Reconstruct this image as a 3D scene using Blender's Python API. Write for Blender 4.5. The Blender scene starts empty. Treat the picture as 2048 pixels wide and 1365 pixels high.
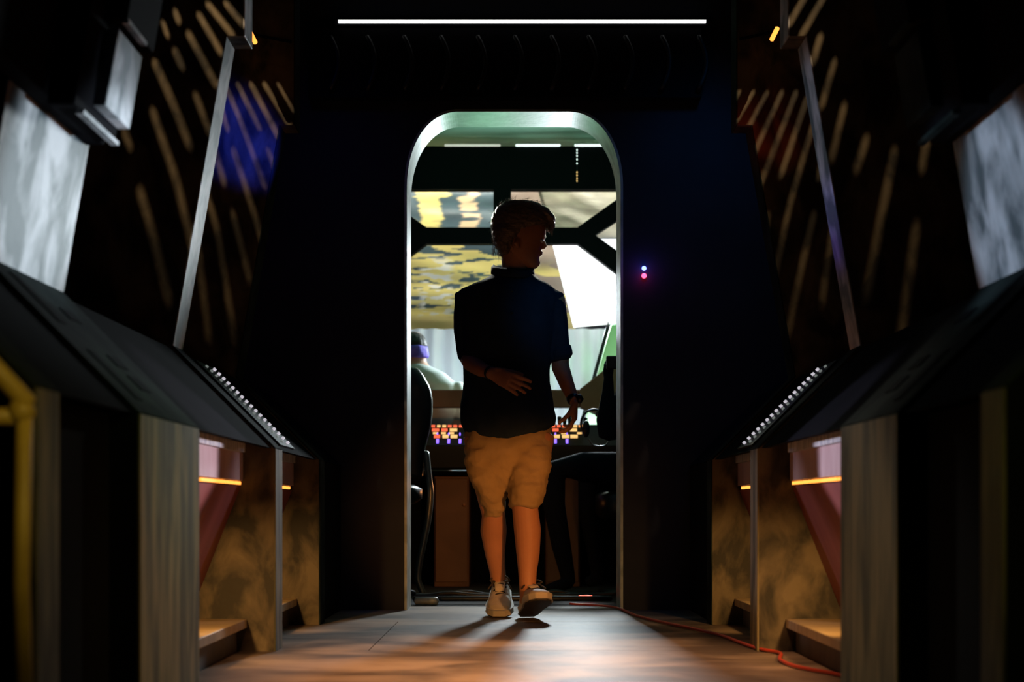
import bpy, bmesh, math, random
from mathutils import Vector, noise, Matrix
random.seed(7)
S = bpy.context.scene
COL = S.collection
F = 2844.4; HX = 1025.0; HY = 1020.0; CH = 0.47      # focal (px), vanishing point, camera height
CX = 0.013                                           # corridor centre line

# ------------------------------------------------------------------ camera, world, exposure
cam_d = bpy.data.cameras.new('camera'); cam = bpy.data.objects.new('camera', cam_d); COL.objects.link(cam)
cam.location = (0, 0, CH); cam.rotation_euler = (math.pi/2, 0, 0)
cam_d.sensor_width = 36; cam_d.lens = 50; cam_d.shift_y = (HY-682.5)/2048; cam_d.shift_x = -(HX-1024)/2048
cam_d.clip_start = 0.05; cam_d.clip_end = 60
cam_d.dof.use_dof = True; cam_d.dof.focus_distance = 6.1; cam_d.dof.aperture_fstop = 2.6
S.camera = cam
w = bpy.data.worlds.new('world'); S.world = w; w.use_nodes = True
w.node_tree.nodes['Background'].inputs[0].default_value = (0.02, 0.03, 0.08, 1)
w.node_tree.nodes['Background'].inputs[1].default_value = 0.02
S.view_settings.view_transform = 'Standard'; S.view_settings.look = 'None'
S.view_settings.gamma = 1; S.view_settings.exposure = 0; S.view_settings.use_curve_mapping = False

def aim(o, tgt):
    d = Vector(tgt)-o.location
    o.rotation_euler = d.to_track_quat('-Z', 'Y').to_euler()
def lamp(name, kind, loc, col, power, tgt=None, size=0.1, size_y=None, angle=60, blend=0.5, spread=None):
    l = bpy.data.lights.new(name, kind); l.energy = power; l.color = col
    if kind == 'AREA':
        l.size = size
        if size_y: l.shape = 'RECTANGLE'; l.size_y = size_y
        if spread: l.spread = math.radians(spread)
    else: l.shadow_soft_size = size
    if kind == 'SPOT': l.spot_size = math.radians(angle); l.spot_blend = blend
    o = bpy.data.objects.new(name, l); COL.objects.link(o); o.location = loc
    if tgt: aim(o, tgt)
    return o
def P(px, py, Y):
    return Vector(((px-HX)*Y/F, Y, CH+(HY-py)*Y/F))

# bridge: key light at the diffuser; foil, sheet, curtain, hair, arch lamps are added
lamp('bridge_key', 'AREA', (0.50, 9.95, 1.90), (0.84, 0.95, 1.0), 85, (-0.25, 4.0, 1.35), 0.30, 0.42)
lamp('curtain_fill', 'AREA', (0.0, 9.62, 0.90), (0.80, 0.90, 1.0), 10, (0.0, 10.42, 1.45), 2.4, 0.10, spread=120)
lamp('foil_fill', 'AREA', (-0.2, 10.30, 3.0), (1.0, 0.98, 0.86), 21, (-0.2, 10.62, 2.1), 2.4, 0.12)
lamp('hair_rim', 'SPOT', (-0.44, 7.05, 2.12), (1.0, 0.98, 0.85), 80, (-0.04, 6.12, 1.62), 0.05, angle=20, blend=0.6)
lamp('hair_rim', 'SPOT', (0.47, 7.05, 2.05), (1.0, 0.98, 0.85), 65, (0.12, 6.12, 1.62), 0.05, angle=20, blend=0.6)
lamp('silver_fill', 'AREA', (0.85, 10.13, 3.0), (1.0, 0.98, 0.85), 16, (0.85, 10.26, 2.4), 1.0, 0.05)
lamp('bridge_green', 'SPOT', (-0.5, 8.2, 2.2), (0.25, 1.0, 0.45), 26, (0.0, 9.7, 3.12), 0.1, angle=80, blend=1)
lamp('arch_green', 'SPOT', (-0.1, 7.55, 1.75), (0.22, 1.0, 0.45), 14, (-0.05, 6.78, 2.33), 0.1, angle=75, blend=1)
lamp('bridge_side_green', 'AREA', (1.7, 9.0, 2.3), (0.35, 1.0, 0.45), 4, (0.9, 9.9, 1.3), 0.3, spread=90)
lamp('desk_orange', 'POINT', (-0.30, 8.10, 0.62), (1.0, 0.33, 0.07), 0.7, None, 0.04)
# amber booth lamps low beside the ribs
AMB = (1.0, 0.50, 0.14)
for sx in (-1, 1):
    lamp('booth_lamp', 'SPOT', (CX+sx*0.965, 3.75, 0.32), AMB, 26, (CX+sx*0.85, 4.72, 0.08), 0.02, angle=52, blend=1)
    lamp('booth_lamp', 'SPOT', (CX+sx*0.965, 5.0, 0.32), AMB, 14, (CX+sx*0.85, 5.80, 0.10), 0.02, angle=62, blend=1)
lamp('floor_warm', 'SPOT', (0.02, 3.1, 2.75), (1.0, 0.50, 0.23), 560, (0.05, 4.30, 0.0), 0.12, angle=38, blend=0.9)
lamp('leg_warm', 'SPOT', (0.86, 3.98, 0.36), (1.0, 0.36, 0.08), 100, (0.07, 6.1, 0.42), 0.03, angle=25, blend=0.8)
lamp('leg_warm', 'SPOT', (-0.84, 3.98, 0.36), (1.0, 0.40, 0.10), 20, (-0.02, 6.1, 0.44), 0.03, angle=25, blend=0.8)
lamp('shirt_teal', 'SPOT', (0.62, 3.9, 2.0), (0.04, 0.50, 1.0), 26, (0.20, 6.03, 1.33), 0.05, angle=13, blend=1)  # added teal spot standing in for the haze around the shoulder
lamp('strip_cool_left', 'SPOT', (0.45, 5.3, 1.3), (0.85, 0.95, 0.95), 9, (-0.98, 4.77, 1.55), 0.03, angle=34, blend=0.7)  # strip spots are added to brighten the slim ribs' edges, no fixture
lamp('strip_cool_right', 'SPOT', (-0.45, 5.3, 1.3), (0.62, 0.75, 1.0), 14, (1.02, 4.77, 1.68), 0.03, angle=24, blend=0.7)
for sx in (-1, 1): lamp('strip_mauve', 'SPOT', (-sx*0.45, 5.4, 0.75), (0.95, 0.80, 0.95), 13, (sx*0.80, 4.77, 0.42), 0.03, angle=24, blend=0.7)
lamp('rib_green', 'SPOT', (0.55, 2.2, 1.6), (0.40, 1.0, 0.40), 20, (-0.79, 3.3, 0.62), 0.05, angle=20, blend=1)
lamp('rib_warm_left', 'SPOT', (0.3, 3.2, 0.5), (1.0, 0.62, 0.18), 9, (-0.79, 3.28, 0.30), 0.1, angle=60, blend=1)
lamp('rib_warm_right', 'SPOT', (-0.3, 3.2, 0.5), (1.0, 0.66, 0.25), 4.0, (0.81, 3.25, 0.30), 0.1, angle=60, blend=1)
lamp('rib_cool_left', 'SPOT', (0.55, 3.3, 0.95), (0.70, 0.84, 0.92), 95, (-1.07, 3.32, 1.21), 0.04, angle=21, blend=0.35)
lamp('rib_cool_unit', 'SPOT', (0.2, 3.9, 0.9), (0.66, 0.76, 0.90), 36, (-0.90, 3.34, 1.44), 0.03, angle=10, blend=0.4)
lamp('rib_cool_right', 'SPOT', (-0.55, 3.3, 0.95), (0.55, 0.74, 0.95), 52, (1.10, 3.26, 1.16), 0.04, angle=18, blend=0.35)
lamp('panel_left', 'SPOT', (0.45, 4.75, 0.72), (0.95, 0.80, 0.90), 80, (-0.9, 4.02, 0.63), 0.03, angle=22, blend=0.4)  # added accent spots on the booth front panels, no fixture
lamp('panel_right', 'SPOT', (-0.45, 4.75, 0.72), (0.85, 0.78, 0.95), 70, (0.92, 4.00, 0.63), 0.03, angle=20, blend=0.4)
lamp('blue_spot', 'SPOT', (-0.2, 4.95, 1.2), (0.02, 0.05, 1.0), 240, (-1.12, 5.78, 1.98), 0.04, angle=15, blend=1)
lamp('blue_right', 'SPOT', (0.1, 4.9, 1.0), (0.10, 0.10, 1.0), 8, (1.05, 4.78, 1.42), 0.05, angle=20, blend=1)
lamp('red_right', 'SPOT', (0.3, 5.1, 1.7), (1.0, 0.08, 0.04), 6, (1.02, 5.8, 2.00), 0.05, angle=20, blend=1)
lamp('wall_navy', 'SPOT', (1.05, 5.96, 2.9), (0.02, 0.34, 1.0), 15, (0.72, 6.65, 1.3), 0.2, angle=70, blend=1)
lamp('wall_navy', 'SPOT', (-0.95, 5.96, 2.9), (0.03, 0.14, 1.0), 4, (-0.70, 6.65, 1.3), 0.2, angle=70, blend=1)

# ------------------------------------------------------------------ materials
def mat(name, col, rough=0.6, metal=0.0, col2=None, scale=4.0, stretch=(1, 1, 1), contrast=0.5, bump=0.0, bscale=40, emit=None, estr=0, spec=0.5, detail=6, trans=0, alpha=None):
    m = bpy.data.materials.new(name); m.use_nodes = True; nt = m.node_tree
    b = nt.nodes['Principled BSDF']
    b.inputs['Base Color'].default_value = (*col, 1); b.inputs['Roughness'].default_value = rough
    b.inputs['Metallic'].default_value = metal; b.inputs['Specular IOR Level'].default_value = spec
    b.inputs['Transmission Weight'].default_value = trans
    tc = nt.nodes.new('ShaderNodeTexCoord'); mp = nt.nodes.new('ShaderNodeMapping')
    mp.inputs['Scale'].default_value = stretch; nt.links.new(tc.outputs['Object'], mp.inputs[0])
    if col2 is not None:
        n = nt.nodes.new('ShaderNodeTexNoise'); n.inputs['Scale'].default_value = scale; n.inputs['Detail'].default_value = detail
        n.inputs['Distortion'].default_value = 0.4
        nt.links.new(mp.outputs[0], n.inputs['Vector'])
        r = nt.nodes.new('ShaderNodeValToRGB'); c = 0.5*(1-contrast)*0.5
        k_ = 0.20-0.10*contrast**2
        r.color_ramp.elements[0].position = 0.50-k_; r.color_ramp.elements[1].position = 0.52+k_
        r.color_ramp.elements[0].color = (*col, 1); r.color_ramp.elements[1].color = (*col2, 1)
        nt.links.new(n.outputs['Fac'], r.inputs[0]); nt.links.new(r.outputs[0], b.inputs['Base Color'])
    if bump:
        n2 = nt.nodes.new('ShaderNodeTexNoise'); n2.inputs['Scale'].default_value = bscale; n2.inputs['Detail'].default_value = 5
        nt.links.new(mp.outputs[0], n2.inputs['Vector'])
        bp = nt.nodes.new('ShaderNodeBump'); bp.inputs['Strength'].default_value = bump; bp.inputs['Distance'].default_value = 0.01
        nt.links.new(n2.outputs['Fac'], bp.inputs['Height']); nt.links.new(bp.outputs[0], b.inputs['Normal'])
    if emit:
        b.inputs['Emission Color'].default_value = (*emit, 1); b.inputs['Emission Strength'].default_value = estr
    return m
M = {}
M['black'] = mat('black_paint_and_unlit_faces', (0.006, 0.006, 0.008), 0.85, col2=(0.009, 0.009, 0.011), bump=0.05, spec=0.04)
M['navy'] = mat('navy_wall_paint', (0.020, 0.022, 0.030), 0.75, col2=(0.028, 0.030, 0.040), bump=0.05, spec=0.2)
M['rib'] = mat('rib_dark_plywood', (0.028, 0.025, 0.019), 0.62, col2=(0.17, 0.135, 0.085), scale=5.5, stretch=(1.6, 2, 1), contrast=1, bump=0.25, bscale=14, spec=0.3)
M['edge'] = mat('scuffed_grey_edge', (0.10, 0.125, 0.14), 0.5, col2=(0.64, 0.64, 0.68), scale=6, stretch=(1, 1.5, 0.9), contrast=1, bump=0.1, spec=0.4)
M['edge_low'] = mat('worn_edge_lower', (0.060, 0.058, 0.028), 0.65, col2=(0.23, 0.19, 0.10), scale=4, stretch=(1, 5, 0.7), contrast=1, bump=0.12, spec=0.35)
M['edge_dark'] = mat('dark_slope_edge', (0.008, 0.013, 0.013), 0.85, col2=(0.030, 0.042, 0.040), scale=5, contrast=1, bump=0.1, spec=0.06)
M['reveal'] = mat('door_reveal_paint', (0.24, 0.29, 0.26), 0.5, col2=(0.42, 0.48, 0.45), scale=9, contrast=1, bump=0.08)
M['console'] = mat('console_matt_black', (0.005, 0.006, 0.008), 0.9, col2=(0.009, 0.010, 0.013), bump=0.04, spec=0.03)
M['slab'] = mat('pale_worktop_edge', (0.34, 0.38, 0.44), 0.5, col2=(0.75, 0.76, 0.76), scale=9, stretch=(1, 6, 1), contrast=1)
M['pink'] = mat('dusty_red_panel', (0.22, 0.055, 0.05), 0.5, col2=(0.30, 0.09, 0.08), scale=3, stretch=(1, 4, 1), bump=0.03)
M['pinkpale'] = mat('pale_mauve_panel', (0.50, 0.34, 0.36), 0.45, col2=(0.64, 0.50, 0.52), scale=4, stretch=(1, 4, 1))
M['stepm'] = mat('step_plywood', (0.42, 0.33, 0.20), 0.6, col2=(0.62, 0.50, 0.32), scale=5, stretch=(1, 4, 1), bump=0.1)
M['riser'] = mat('riser_board', (0.10, 0.10, 0.09), 0.7, col2=(0.16, 0.16, 0.14), scale=8)
M['led'] = mat('amber_light_strip', (0.3, 0.1, 0.02), 0.5, emit=(1.0, 0.33, 0.05), estr=2.2)
M['ledhot'] = mat('amber_lamp_glass', (0.3, 0.1, 0.02), 0.5, emit=(1.0, 0.36, 0.06), estr=7.0)
M['floor'] = mat('stained_plywood_floor', (0.10, 0.075, 0.06), 0.55, col2=(0.38, 0.29, 0.22), scale=2.6, stretch=(0.8, 1.2, 1), contrast=1, bump=0.15, bscale=30, spec=0.3)
M['under'] = mat('sub_floor', (0.01, 0.01, 0.01), 0.9)
M['cable'] = mat('red_cable_rubber', (0.55, 0.06, 0.03), 0.45, bump=0.05)
M['blackrub'] = mat('black_rubber', (0.012, 0.013, 0.014), 0.45)
M['yellow'] = mat('yellow_painted_tube', (0.40, 0.27, 0.04), 0.45, col2=(0.55, 0.38, 0.06), scale=10)
M['whiteled'] = mat('white_tube', (0.8, 0.8, 0.8), 0.5, emit=(1, 1, 1), estr=1.0)
M['button'] = mat('white_button', (0.75, 0.72, 0.76), 0.35, emit=(0.9, 0.85, 0.95), estr=0.6)
M['button2'] = mat('dim_button', (0.35, 0.35, 0.38), 0.35, emit=(0.7, 0.8, 0.75), estr=0.2)
M['blueled'] = mat('blue_led', (0, 0, 0.3), 0.3, emit=(0.10, 0.14, 1.0), estr=7)
M['redled'] = mat('red_led', (0.3, 0, 0), 0.3, emit=(1.0, 0.04, 0.10), estr=7)
# bridge
M['ceil_green'] = mat('bridge_ceiling', (0.15, 0.33, 0.22), 0.7, col2=(0.22, 0.42, 0.30), scale=2)
M['dark'] = mat('window_frame_black', (0.003, 0.004, 0.005), 0.8, spec=0.05)
M['curtain'] = mat('pale_grey_curtain', (0.55, 0.60, 0.63), 0.7, col2=(0.66, 0.70, 0.72), scale=3, stretch=(3, 1, 0.4))
M['greenp'] = mat('green_panel', (0.36, 0.62, 0.34), 0.6, col2=(0.42, 0.68, 0.40), scale=3)
M['brown'] = mat('brown_ledge', (0.24, 0.12, 0.07), 0.6, col2=(0.30, 0.16, 0.10), scale=6, bump=0.1)
M['cab'] = mat('brown_cabinet', (0.09, 0.045, 0.025), 0.6, col2=(0.16, 0.085, 0.05), scale=3)
M['desk'] = mat('desk_charcoal', (0.013, 0.016, 0.016), 0.7, spec=0.1)
M['keyy'] = mat('yellow_lit_key', (0.4, 0.3, 0.1), 0.4, emit=(1.0, 0.62, 0.22), estr=0.95)
M['keyr'] = mat('red_lit_key', (0.4, 0.06, 0.03), 0.4, emit=(1.0, 0.16, 0.07), estr=0.9)
M['keyo'] = mat('orange_lit_key', (0.4, 0.2, 0.03), 0.4, emit=(1.0, 0.38, 0.10), estr=0.9)
M['fader'] = mat('violet_lit_fader', (0.1, 0.05, 0.4), 0.4, emit=(0.22, 0.12, 1.0), estr=2.2)
M['sheet_up'] = mat('crumpled_silver_sheet', (0.55, 0.54, 0.46), 0.32, col2=(0.78, 0.76, 0.66), scale=3, stretch=(1, 1, 3), contrast=1, bump=0.8, bscale=6, metal=0.15)
M['sheet_hot'] = mat('lit_diffuser_cloth', (0.8, 0.8, 0.8), 0.6, emit=(0.93, 0.97, 1.0), estr=1.0, bump=0.3, bscale=6)
M['chair'] = mat('black_chair_shell', (0.010, 0.013, 0.013), 0.35, spec=0.5)
M['chairleg'] = mat('chair_leg_metal', (0.18, 0.20, 0.18), 0.4, metal=0.6)
# people
M['skin'] = mat('skin', (0.40, 0.18, 0.09), 0.55, col2=(0.46, 0.21, 0.11), scale=8, bump=0.05, bscale=80)
M['skin2'] = mat('neck_skin', (0.62, 0.38, 0.26), 0.5)
M['hair'] = mat('dark_blond_hair', (0.10, 0.075, 0.05), 0.45, col2=(0.22, 0.16, 0.10), scale=40, stretch=(1, 1, 3), bump=0.4, bscale=60)
M['shirt'] = mat('navy_shirt_cloth', (0.010, 0.020, 0.038), 0.8, col2=(0.016, 0.028, 0.050), scale=20, bump=0.1, bscale=200, spec=0.15)
M['shorts'] = mat('khaki_cotton', (0.32, 0.22, 0.10), 0.8, col2=(0.38, 0.27, 0.13), scale=12, bump=0.15, bscale=150, spec=0.2)
M['shoe'] = mat('cream_canvas', (0.52, 0.46, 0.34), 0.7, col2=(0.62, 0.56, 0.43), scale=20, bump=0.2, bscale=200)
M['sole'] = mat('pale_rubber_sole', (0.55, 0.50, 0.40), 0.6)
M['outsole'] = mat('dark_outsole', (0.03, 0.025, 0.02), 0.7)
M['lace'] = mat('dark_lace', (0.03, 0.025, 0.018), 0.7)
M['watch'] = mat('black_watch', (0.01, 0.01, 0.012), 0.3)
M['eye'] = mat('eye_white', (0.7, 0.7, 0.68), 0.2)
M['darkcloth'] = mat('dark_navy_cloth', (0.007, 0.010, 0.018), 0.9, bump=0.1, spec=0.08)
M['greyshirt'] = mat('pale_grey_shirt', (0.50, 0.58, 0.55), 0.75, col2=(0.58, 0.66, 0.63), scale=6)
M['cap'] = mat('violet_blue_band', (0.08, 0.07, 0.60), 0.6, col2=(0.22, 0.14, 0.75), scale=20)
M['darkhair'] = mat('black_hair', (0.012, 0.014, 0.012), 0.5, bump=0.3)

# ------------------------------------------------------------------ mesh helpers
def tag(o, label=None, cat=None, group=None, kind=None):
    if label: o['label'] = label
    if cat: o['category'] = cat
    if group: o['group'] = group
    if kind: o['kind'] = kind
    return o
def link(name, me, m, parent=None):
    o = bpy.data.objects.new(name, me); COL.objects.link(o)
    if m and not me.materials: me.materials.append(M[m] if isinstance(m, str) else m)
    if parent is not None:
        o.parent = parent
        o.matrix_parent_inverse = Matrix.Translation(parent_world(parent)).inverted()
    return o
def parent_world(p):
    v = Vector((0, 0, 0))
    while p is not None:
        v = v+p.location; p = None if p.parent is None else None
    return v
def empty(name, loc, label, cat, group=None):
    o = bpy.data.objects.new(name, None); COL.objects.link(o); o.location = loc; o.empty_display_size = 0.1
    return tag(o, label, cat, group)
def fin(bm, name, m, parent=None, smooth=False, bevel=0):
    if bevel:
        bmesh.ops.bevel(bm, geom=[e for e in bm.edges], offset=bevel, segments=1, affect='EDGES', clamp_overlap=True)
    bmesh.ops.recalc_face_normals(bm, faces=bm.faces)
    me = bpy.data.meshes.new(name); bm.to_mesh(me); bm.free()
    if smooth:
        for p in me.polygons: p.use_smooth = True
    return link(name, me, m, parent)
def box(bm, x0, x1, y0, y1, z0, z1):
    vs = [bm.verts.new(c) for c in ((x0,y0,z0),(x1,y0,z0),(x1,y1,z0),(x0,y1,z0),(x0,y0,z1),(x1,y0,z1),(x1,y1,z1),(x0,y1,z1))]
    for f in ((0,1,2,3),(4,5,6,7),(0,1,5,4),(1,2,6,5),(2,3,7,6),(3,0,4,7)): bm.faces.new([vs[i] for i in f])
def B(name, x0, x1, y0, y1, z0, z1, m, parent=None, bevel=0):
    bm = bmesh.new(); box(bm, min(x0,x1), max(x0,x1), y0, y1, z0, z1); return fin(bm, name, m, parent, bevel=bevel)
def prism_y(bm, pts, y0, y1):          # polygon in x,z extruded along y
    a = [bm.verts.new((x, y0, z)) for x, z in pts]; b = [bm.verts.new((x, y1, z)) for x, z in pts]
    bm.faces.new(a); bm.faces.new(b[::-1]); n = len(pts)
    for i in range(n): bm.faces.new((a[i], a[(i+1)%n], b[(i+1)%n], b[i]))
def PR(name, pts, y0, y1, m, parent=None, bevel=0):
    bm = bmesh.new(); prism_y(bm, pts, y0, y1); return fin(bm, name, m, parent, bevel=bevel)
def mir(pts, sx): return [(CX+sx*x, z) for x, z in pts]
def tube(bm, pts, rad, seg=20, up=Vector((0,0,1)), cap=True):
    """closed tube along pts; rad = list of r or (ra, rb): ra along side axis, rb along up axis"""
    pts = [Vector(p) for p in pts]; rings = []
    n = len(pts); rad = [(r, r) if not isinstance(r, tuple) else r for r in rad]
    prev = None
    for i, p in enumerate(pts):
        t = (pts[min(i+1, n-1)]-pts[max(i-1, 0)]).normalized()
        u = up-t*up.dot(t)
        if u.length < 0.15: u = Vector((0,1,0))-t*t.y
        if prev is not None:
            u2 = prev-t*prev.dot(t)
            if u2.length > 0.2: u = u2
        u.normalize(); prev = u; s = t.cross(u)
        ring = []
        for k in range(seg):
            a = 2*math.pi*k/seg
            ring.append(bm.verts.new(p+s*(math.cos(a)*rad[i][0])+u*(math.sin(a)*rad[i][1])))
        rings.append(ring)
    for a, b in zip(rings, rings[1:]):
        for k in range(seg): bm.faces.new((a[k], a[(k+1)%seg], b[(k+1)%seg], b[k]))
    if cap:
        for ring, p, q, r in ((rings[0], pts[0], pts[1], rad[0]), (rings[-1], pts[-1], pts[-2], rad[-1])):
            d = (p-q).normalized()*min(r)*0.6
            c = bm.verts.new(p+d)
            for k in range(seg): bm.faces.new((ring[k], ring[(k+1)%seg], c))
def hloft(bm, rings, seg=28, power=2.3, axis='z'):
    """stack of horizontal superellipse rings (cx, cy, z, rx, ry)"""
    vs = []
    for (cx, cy, z, rx, ry) in rings:
        ring = []
        for k in range(seg):
            a = 2*math.pi*k/seg; c, s = math.cos(a), math.sin(a)
            ring.append(bm.verts.new((cx+rx*math.copysign(abs(c)**(2/power), c), cy+ry*math.copysign(abs(s)**(2/power), s), z)))
        vs.append(ring)
    for a, b in zip(vs, vs[1:]):
        for k in range(seg): bm.faces.new((a[k], a[(k+1)%seg], b[(k+1)%seg], b[k]))
    bm.faces.new(vs[0]); bm.faces.new(vs[-1][::-1])
def ball(bm, c, r, seg=12):
    if not isinstance(r, tuple): r = (r, r, r)
    bmesh.ops.create_uvsphere(bm, u_segments=seg, v_segments=seg//2+2, radius=1, matrix=Matrix.Translation(c) @ Matrix.Diagonal((*r, 1)))
def remesh(bm, name, voxel, m, parent=None, smooth_it=3, disp=None):
    bmesh.ops.recalc_face_normals(bm, faces=bm.faces)
    me = bpy.data.meshes.new(name+'_tmp'); bm.to_mesh(me); bm.free()
    o = bpy.data.objects.new(name+'_tmp', me); COL.objects.link(o)
    r = o.modifiers.new('r', 'REMESH'); r.mode = 'VOXEL'; r.voxel_size = voxel; r.use_smooth_shade = True
    if smooth_it:
        s = o.modifiers.new('s', 'SMOOTH'); s.iterations = smooth_it; s.factor = 0.5
    dg = bpy.context.evaluated_depsgraph_get(); dg.update()
    me2 = bpy.data.meshes.new_from_object(o.evaluated_get(dg)); me2.name = name
    bpy.data.objects.remove(o); bpy.data.meshes.remove(me)
    if disp:
        co = [v.co.copy() for v in me2.vertices]; no = [v.normal.copy() for v in me2.vertices]
        for v, c, n in zip(me2.vertices, co, no): v.co = c+n*disp(c, n)
    for p in me2.polygons: p.use_smooth = True
    me2.materials.clear()
    return link(name, me2, m, parent)

# ------------------------------------------------------------------ the setting
YD = 6.65; YD2 = 6.91; YB = 10.9
floor = B('floor', -1.75, 1.75, 0.2, YD2+0.0, -0.06, -0.015, 'under'); tag(floor, kind='structure')
def panel(x0, x1, y0, y1):
    g = 0.0018
    B('floor_panel', x0+g, x1-g, y0+g, y1-g, -0.0149, 0.0, 'floor', floor)
rows = [(1.08, 2.30, [-1.74, 0.7, 1.74]), (2.30, 3.52, [-1.74, -0.48, 1.74]), (3.52, 4.74, [-1.74, -1.22, 1.22, 1.74]), (4.74, 5.96, [-1.74, -0.48, 1.74]), (5.96, 6.90, [-1.74, -1.22, 1.22, 1.74])]
for y0, y1, xs in rows:
    for a, b in zip(xs, xs[1:]): panel(a, b, y0, y1)
tag(B('wall_left', CX-1.70, CX-1.62, 0.3, YD, 0, 3.1, 'black'), kind='structure')
tag(B('wall_right', CX+1.62, CX+1.70, 0.3, YD, 0, 3.1, 'black'), kind='structure')
tag(B('ceiling', -1.72, 1.72, 0.3, YD2, 3.1, 3.16, 'black'), kind='structure')
# door wall with arched opening
DX0 = (814-HX)*YD/F; DX1 = (1241-HX)*YD/F; DZ = CH+(HY-224)*YD/F
def arch(n=36, grow=0.0):
    rx, rz = 0.245+grow, 0.36+grow; x0, x1, zt = DX0-grow, DX1+grow, DZ+grow
    pts = [(x1, 0.0)]
    for i in range(n+1):
        a = math.pi/2*i/n; e = 2/2.15
        pts.append((x1-rx+rx*math.cos(a)**e, zt-rz+rz*math.sin(a)**e))
    for i in range(n+1):
        a = math.pi/2*(1-i/n); e = 2/2.15
        pts.append((x0+rx-rx*math.cos(a)**e, zt-rz+rz*math.sin(a)**e))
    pts.append((x0, 0.0)); return pts
ap = arch()
bm = bmesh.new()
ga = arch(grow=0.0121)
for i in range(len(ga)-1):                      # columns of wall from the arch up to the ceiling
    (xa, za_), (xb, zb_) = ga[i], ga[i+1]
    if xa-xb < 1e-5: continue
    prism_y(bm, [(xb, zb_), (xa, za_), (xa, 3.1), (xb, 3.1)], YD, YD2)
box(bm, ga[0][0], 1.75, YD, YD2, 0, 3.1); box(bm, -1.72, ga[-1][0], YD, YD2, 0, 3.1)
bmesh.ops.remove_doubles(bm, verts=bm.verts, dist=1e-5)
tag(fin(bm, 'wall_back', 'navy'), kind='structure')
# reveal lining of the doorway
bm = bmesh.new()
inn = arch(); out = arch(grow=0.012)
for y0, y1 in ((YD-0.004, YD2+0.004),):
    va = [[bm.verts.new((x, y, z)) for x, z in lp] for y in (y0, y1) for lp in (inn, out)]
    n = len(inn)
    for i in range(n-1):
        bm.faces.new((va[0][i], va[0][i+1], va[1][i+1], va[1][i])); bm.faces.new((va[2][i], va[3][i], va[3][i+1], va[2][i+1]))
        bm.faces.new((va[0][i], va[2][i], va[2][i+1], va[0][i+1])); bm.faces.new((va[1][i], va[1][i+1], va[3][i+1], va[3][i]))
tag(fin(bm, 'trim_1', 'reveal', smooth=False), kind='structure')

# ------------------------------------------------------------------ ribs (bulkhead frames)
PROF = [(0.803, 0.0), (0.803, 0.672), (1.143, 1.012), (0.965, 2.04), (0.905, 2.04), (0.905, 3.09)]
def strip(bm, a, b, sx, y0, y1, t=0.006):
    d = Vector((b[0]-a[0], b[1]-a[1])).normalized(); n = Vector((-d.y, d.x))   # inward normal
    if n.x > 0: n = -n
    p = [a, b, (b[0]+n.x*t, b[1]+n.y*t), (a[0]+n.x*t, a[1]+n.y*t)]
    prism_y(bm, mir(p, sx), y0, y1)
ribs = [(2.35, 2.46), (3.0, 3.51), (4.71, 4.845), (5.80, 5.93)]
names = ['nearest', 'second', 'third', 'farthest']
rlab = {(-1, 0): 'thin dark bulkhead rib at the far left edge beside the yellow tube frame',
        (1, 0): 'thin dark bulkhead rib at the far right edge of the corridor',
        (-1, 1): 'thick bulkhead rib on the left with wide green brown lower face',
        (1, 1): 'thick bulkhead rib on the right with wide olive lower face',
        (-1, 2): 'slim rib on the left with a long bright silver leaning edge',
        (1, 2): 'slim rib on the right whose leaning edge glows violet blue midway',
        (-1, 3): 'farthest left rib, striped with amber light, next to the door wall',
        (1, 3): 'farthest right rib, striped with amber light, next to the door wall'}
for sx in (-1, 1):
    for i, (y0, y1) in enumerate(ribs):
        if i == 1: y1 = 3.56 if sx < 0 else 3.51
        e = empty('bulkhead_rib', (CX+sx*0.81, y0, 0), rlab[(sx, i)], 'bulkhead', 'bulkhead ribs along the corridor')
        PR('side_panel', mir(PROF+[(1.615, 3.09), (1.615, 0.0)], sx), y0, y1, 'rib' if i in (2, 3) else 'black', e)  # nearest two ribs go black: their unlit faces put into the colour
        for k in range(5):
            if k == 3: continue
            bm = bmesh.new(); strip(bm, PROF[k], PROF[k+1], sx, y0-0.001, y1+0.001)
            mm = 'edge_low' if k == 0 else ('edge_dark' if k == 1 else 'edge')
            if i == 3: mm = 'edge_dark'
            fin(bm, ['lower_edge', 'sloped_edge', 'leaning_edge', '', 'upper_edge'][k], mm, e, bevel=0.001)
        if i == 1:      # slots let into the sloped edge of the thick rib
            for (t0, t1, ya, yb) in ((0.10, 0.42, 3.10, 3.15), (0.60, 0.92, 3.10, 3.15), (0.20, 0.30, 3.27, 3.36), (0.36, 0.44, 3.27, 3.36), (0.68, 0.76, 3.27, 3.36)):
                a = (0.803+0.34*t0, 0.672+0.34*t0); b = (0.803+0.34*t1, 0.672+0.34*t1)
                bm = bmesh.new(); strip(bm, a, b, sx, ya, yb, t=0.0085); fin(bm, 'slot', 'black', e)

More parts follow.
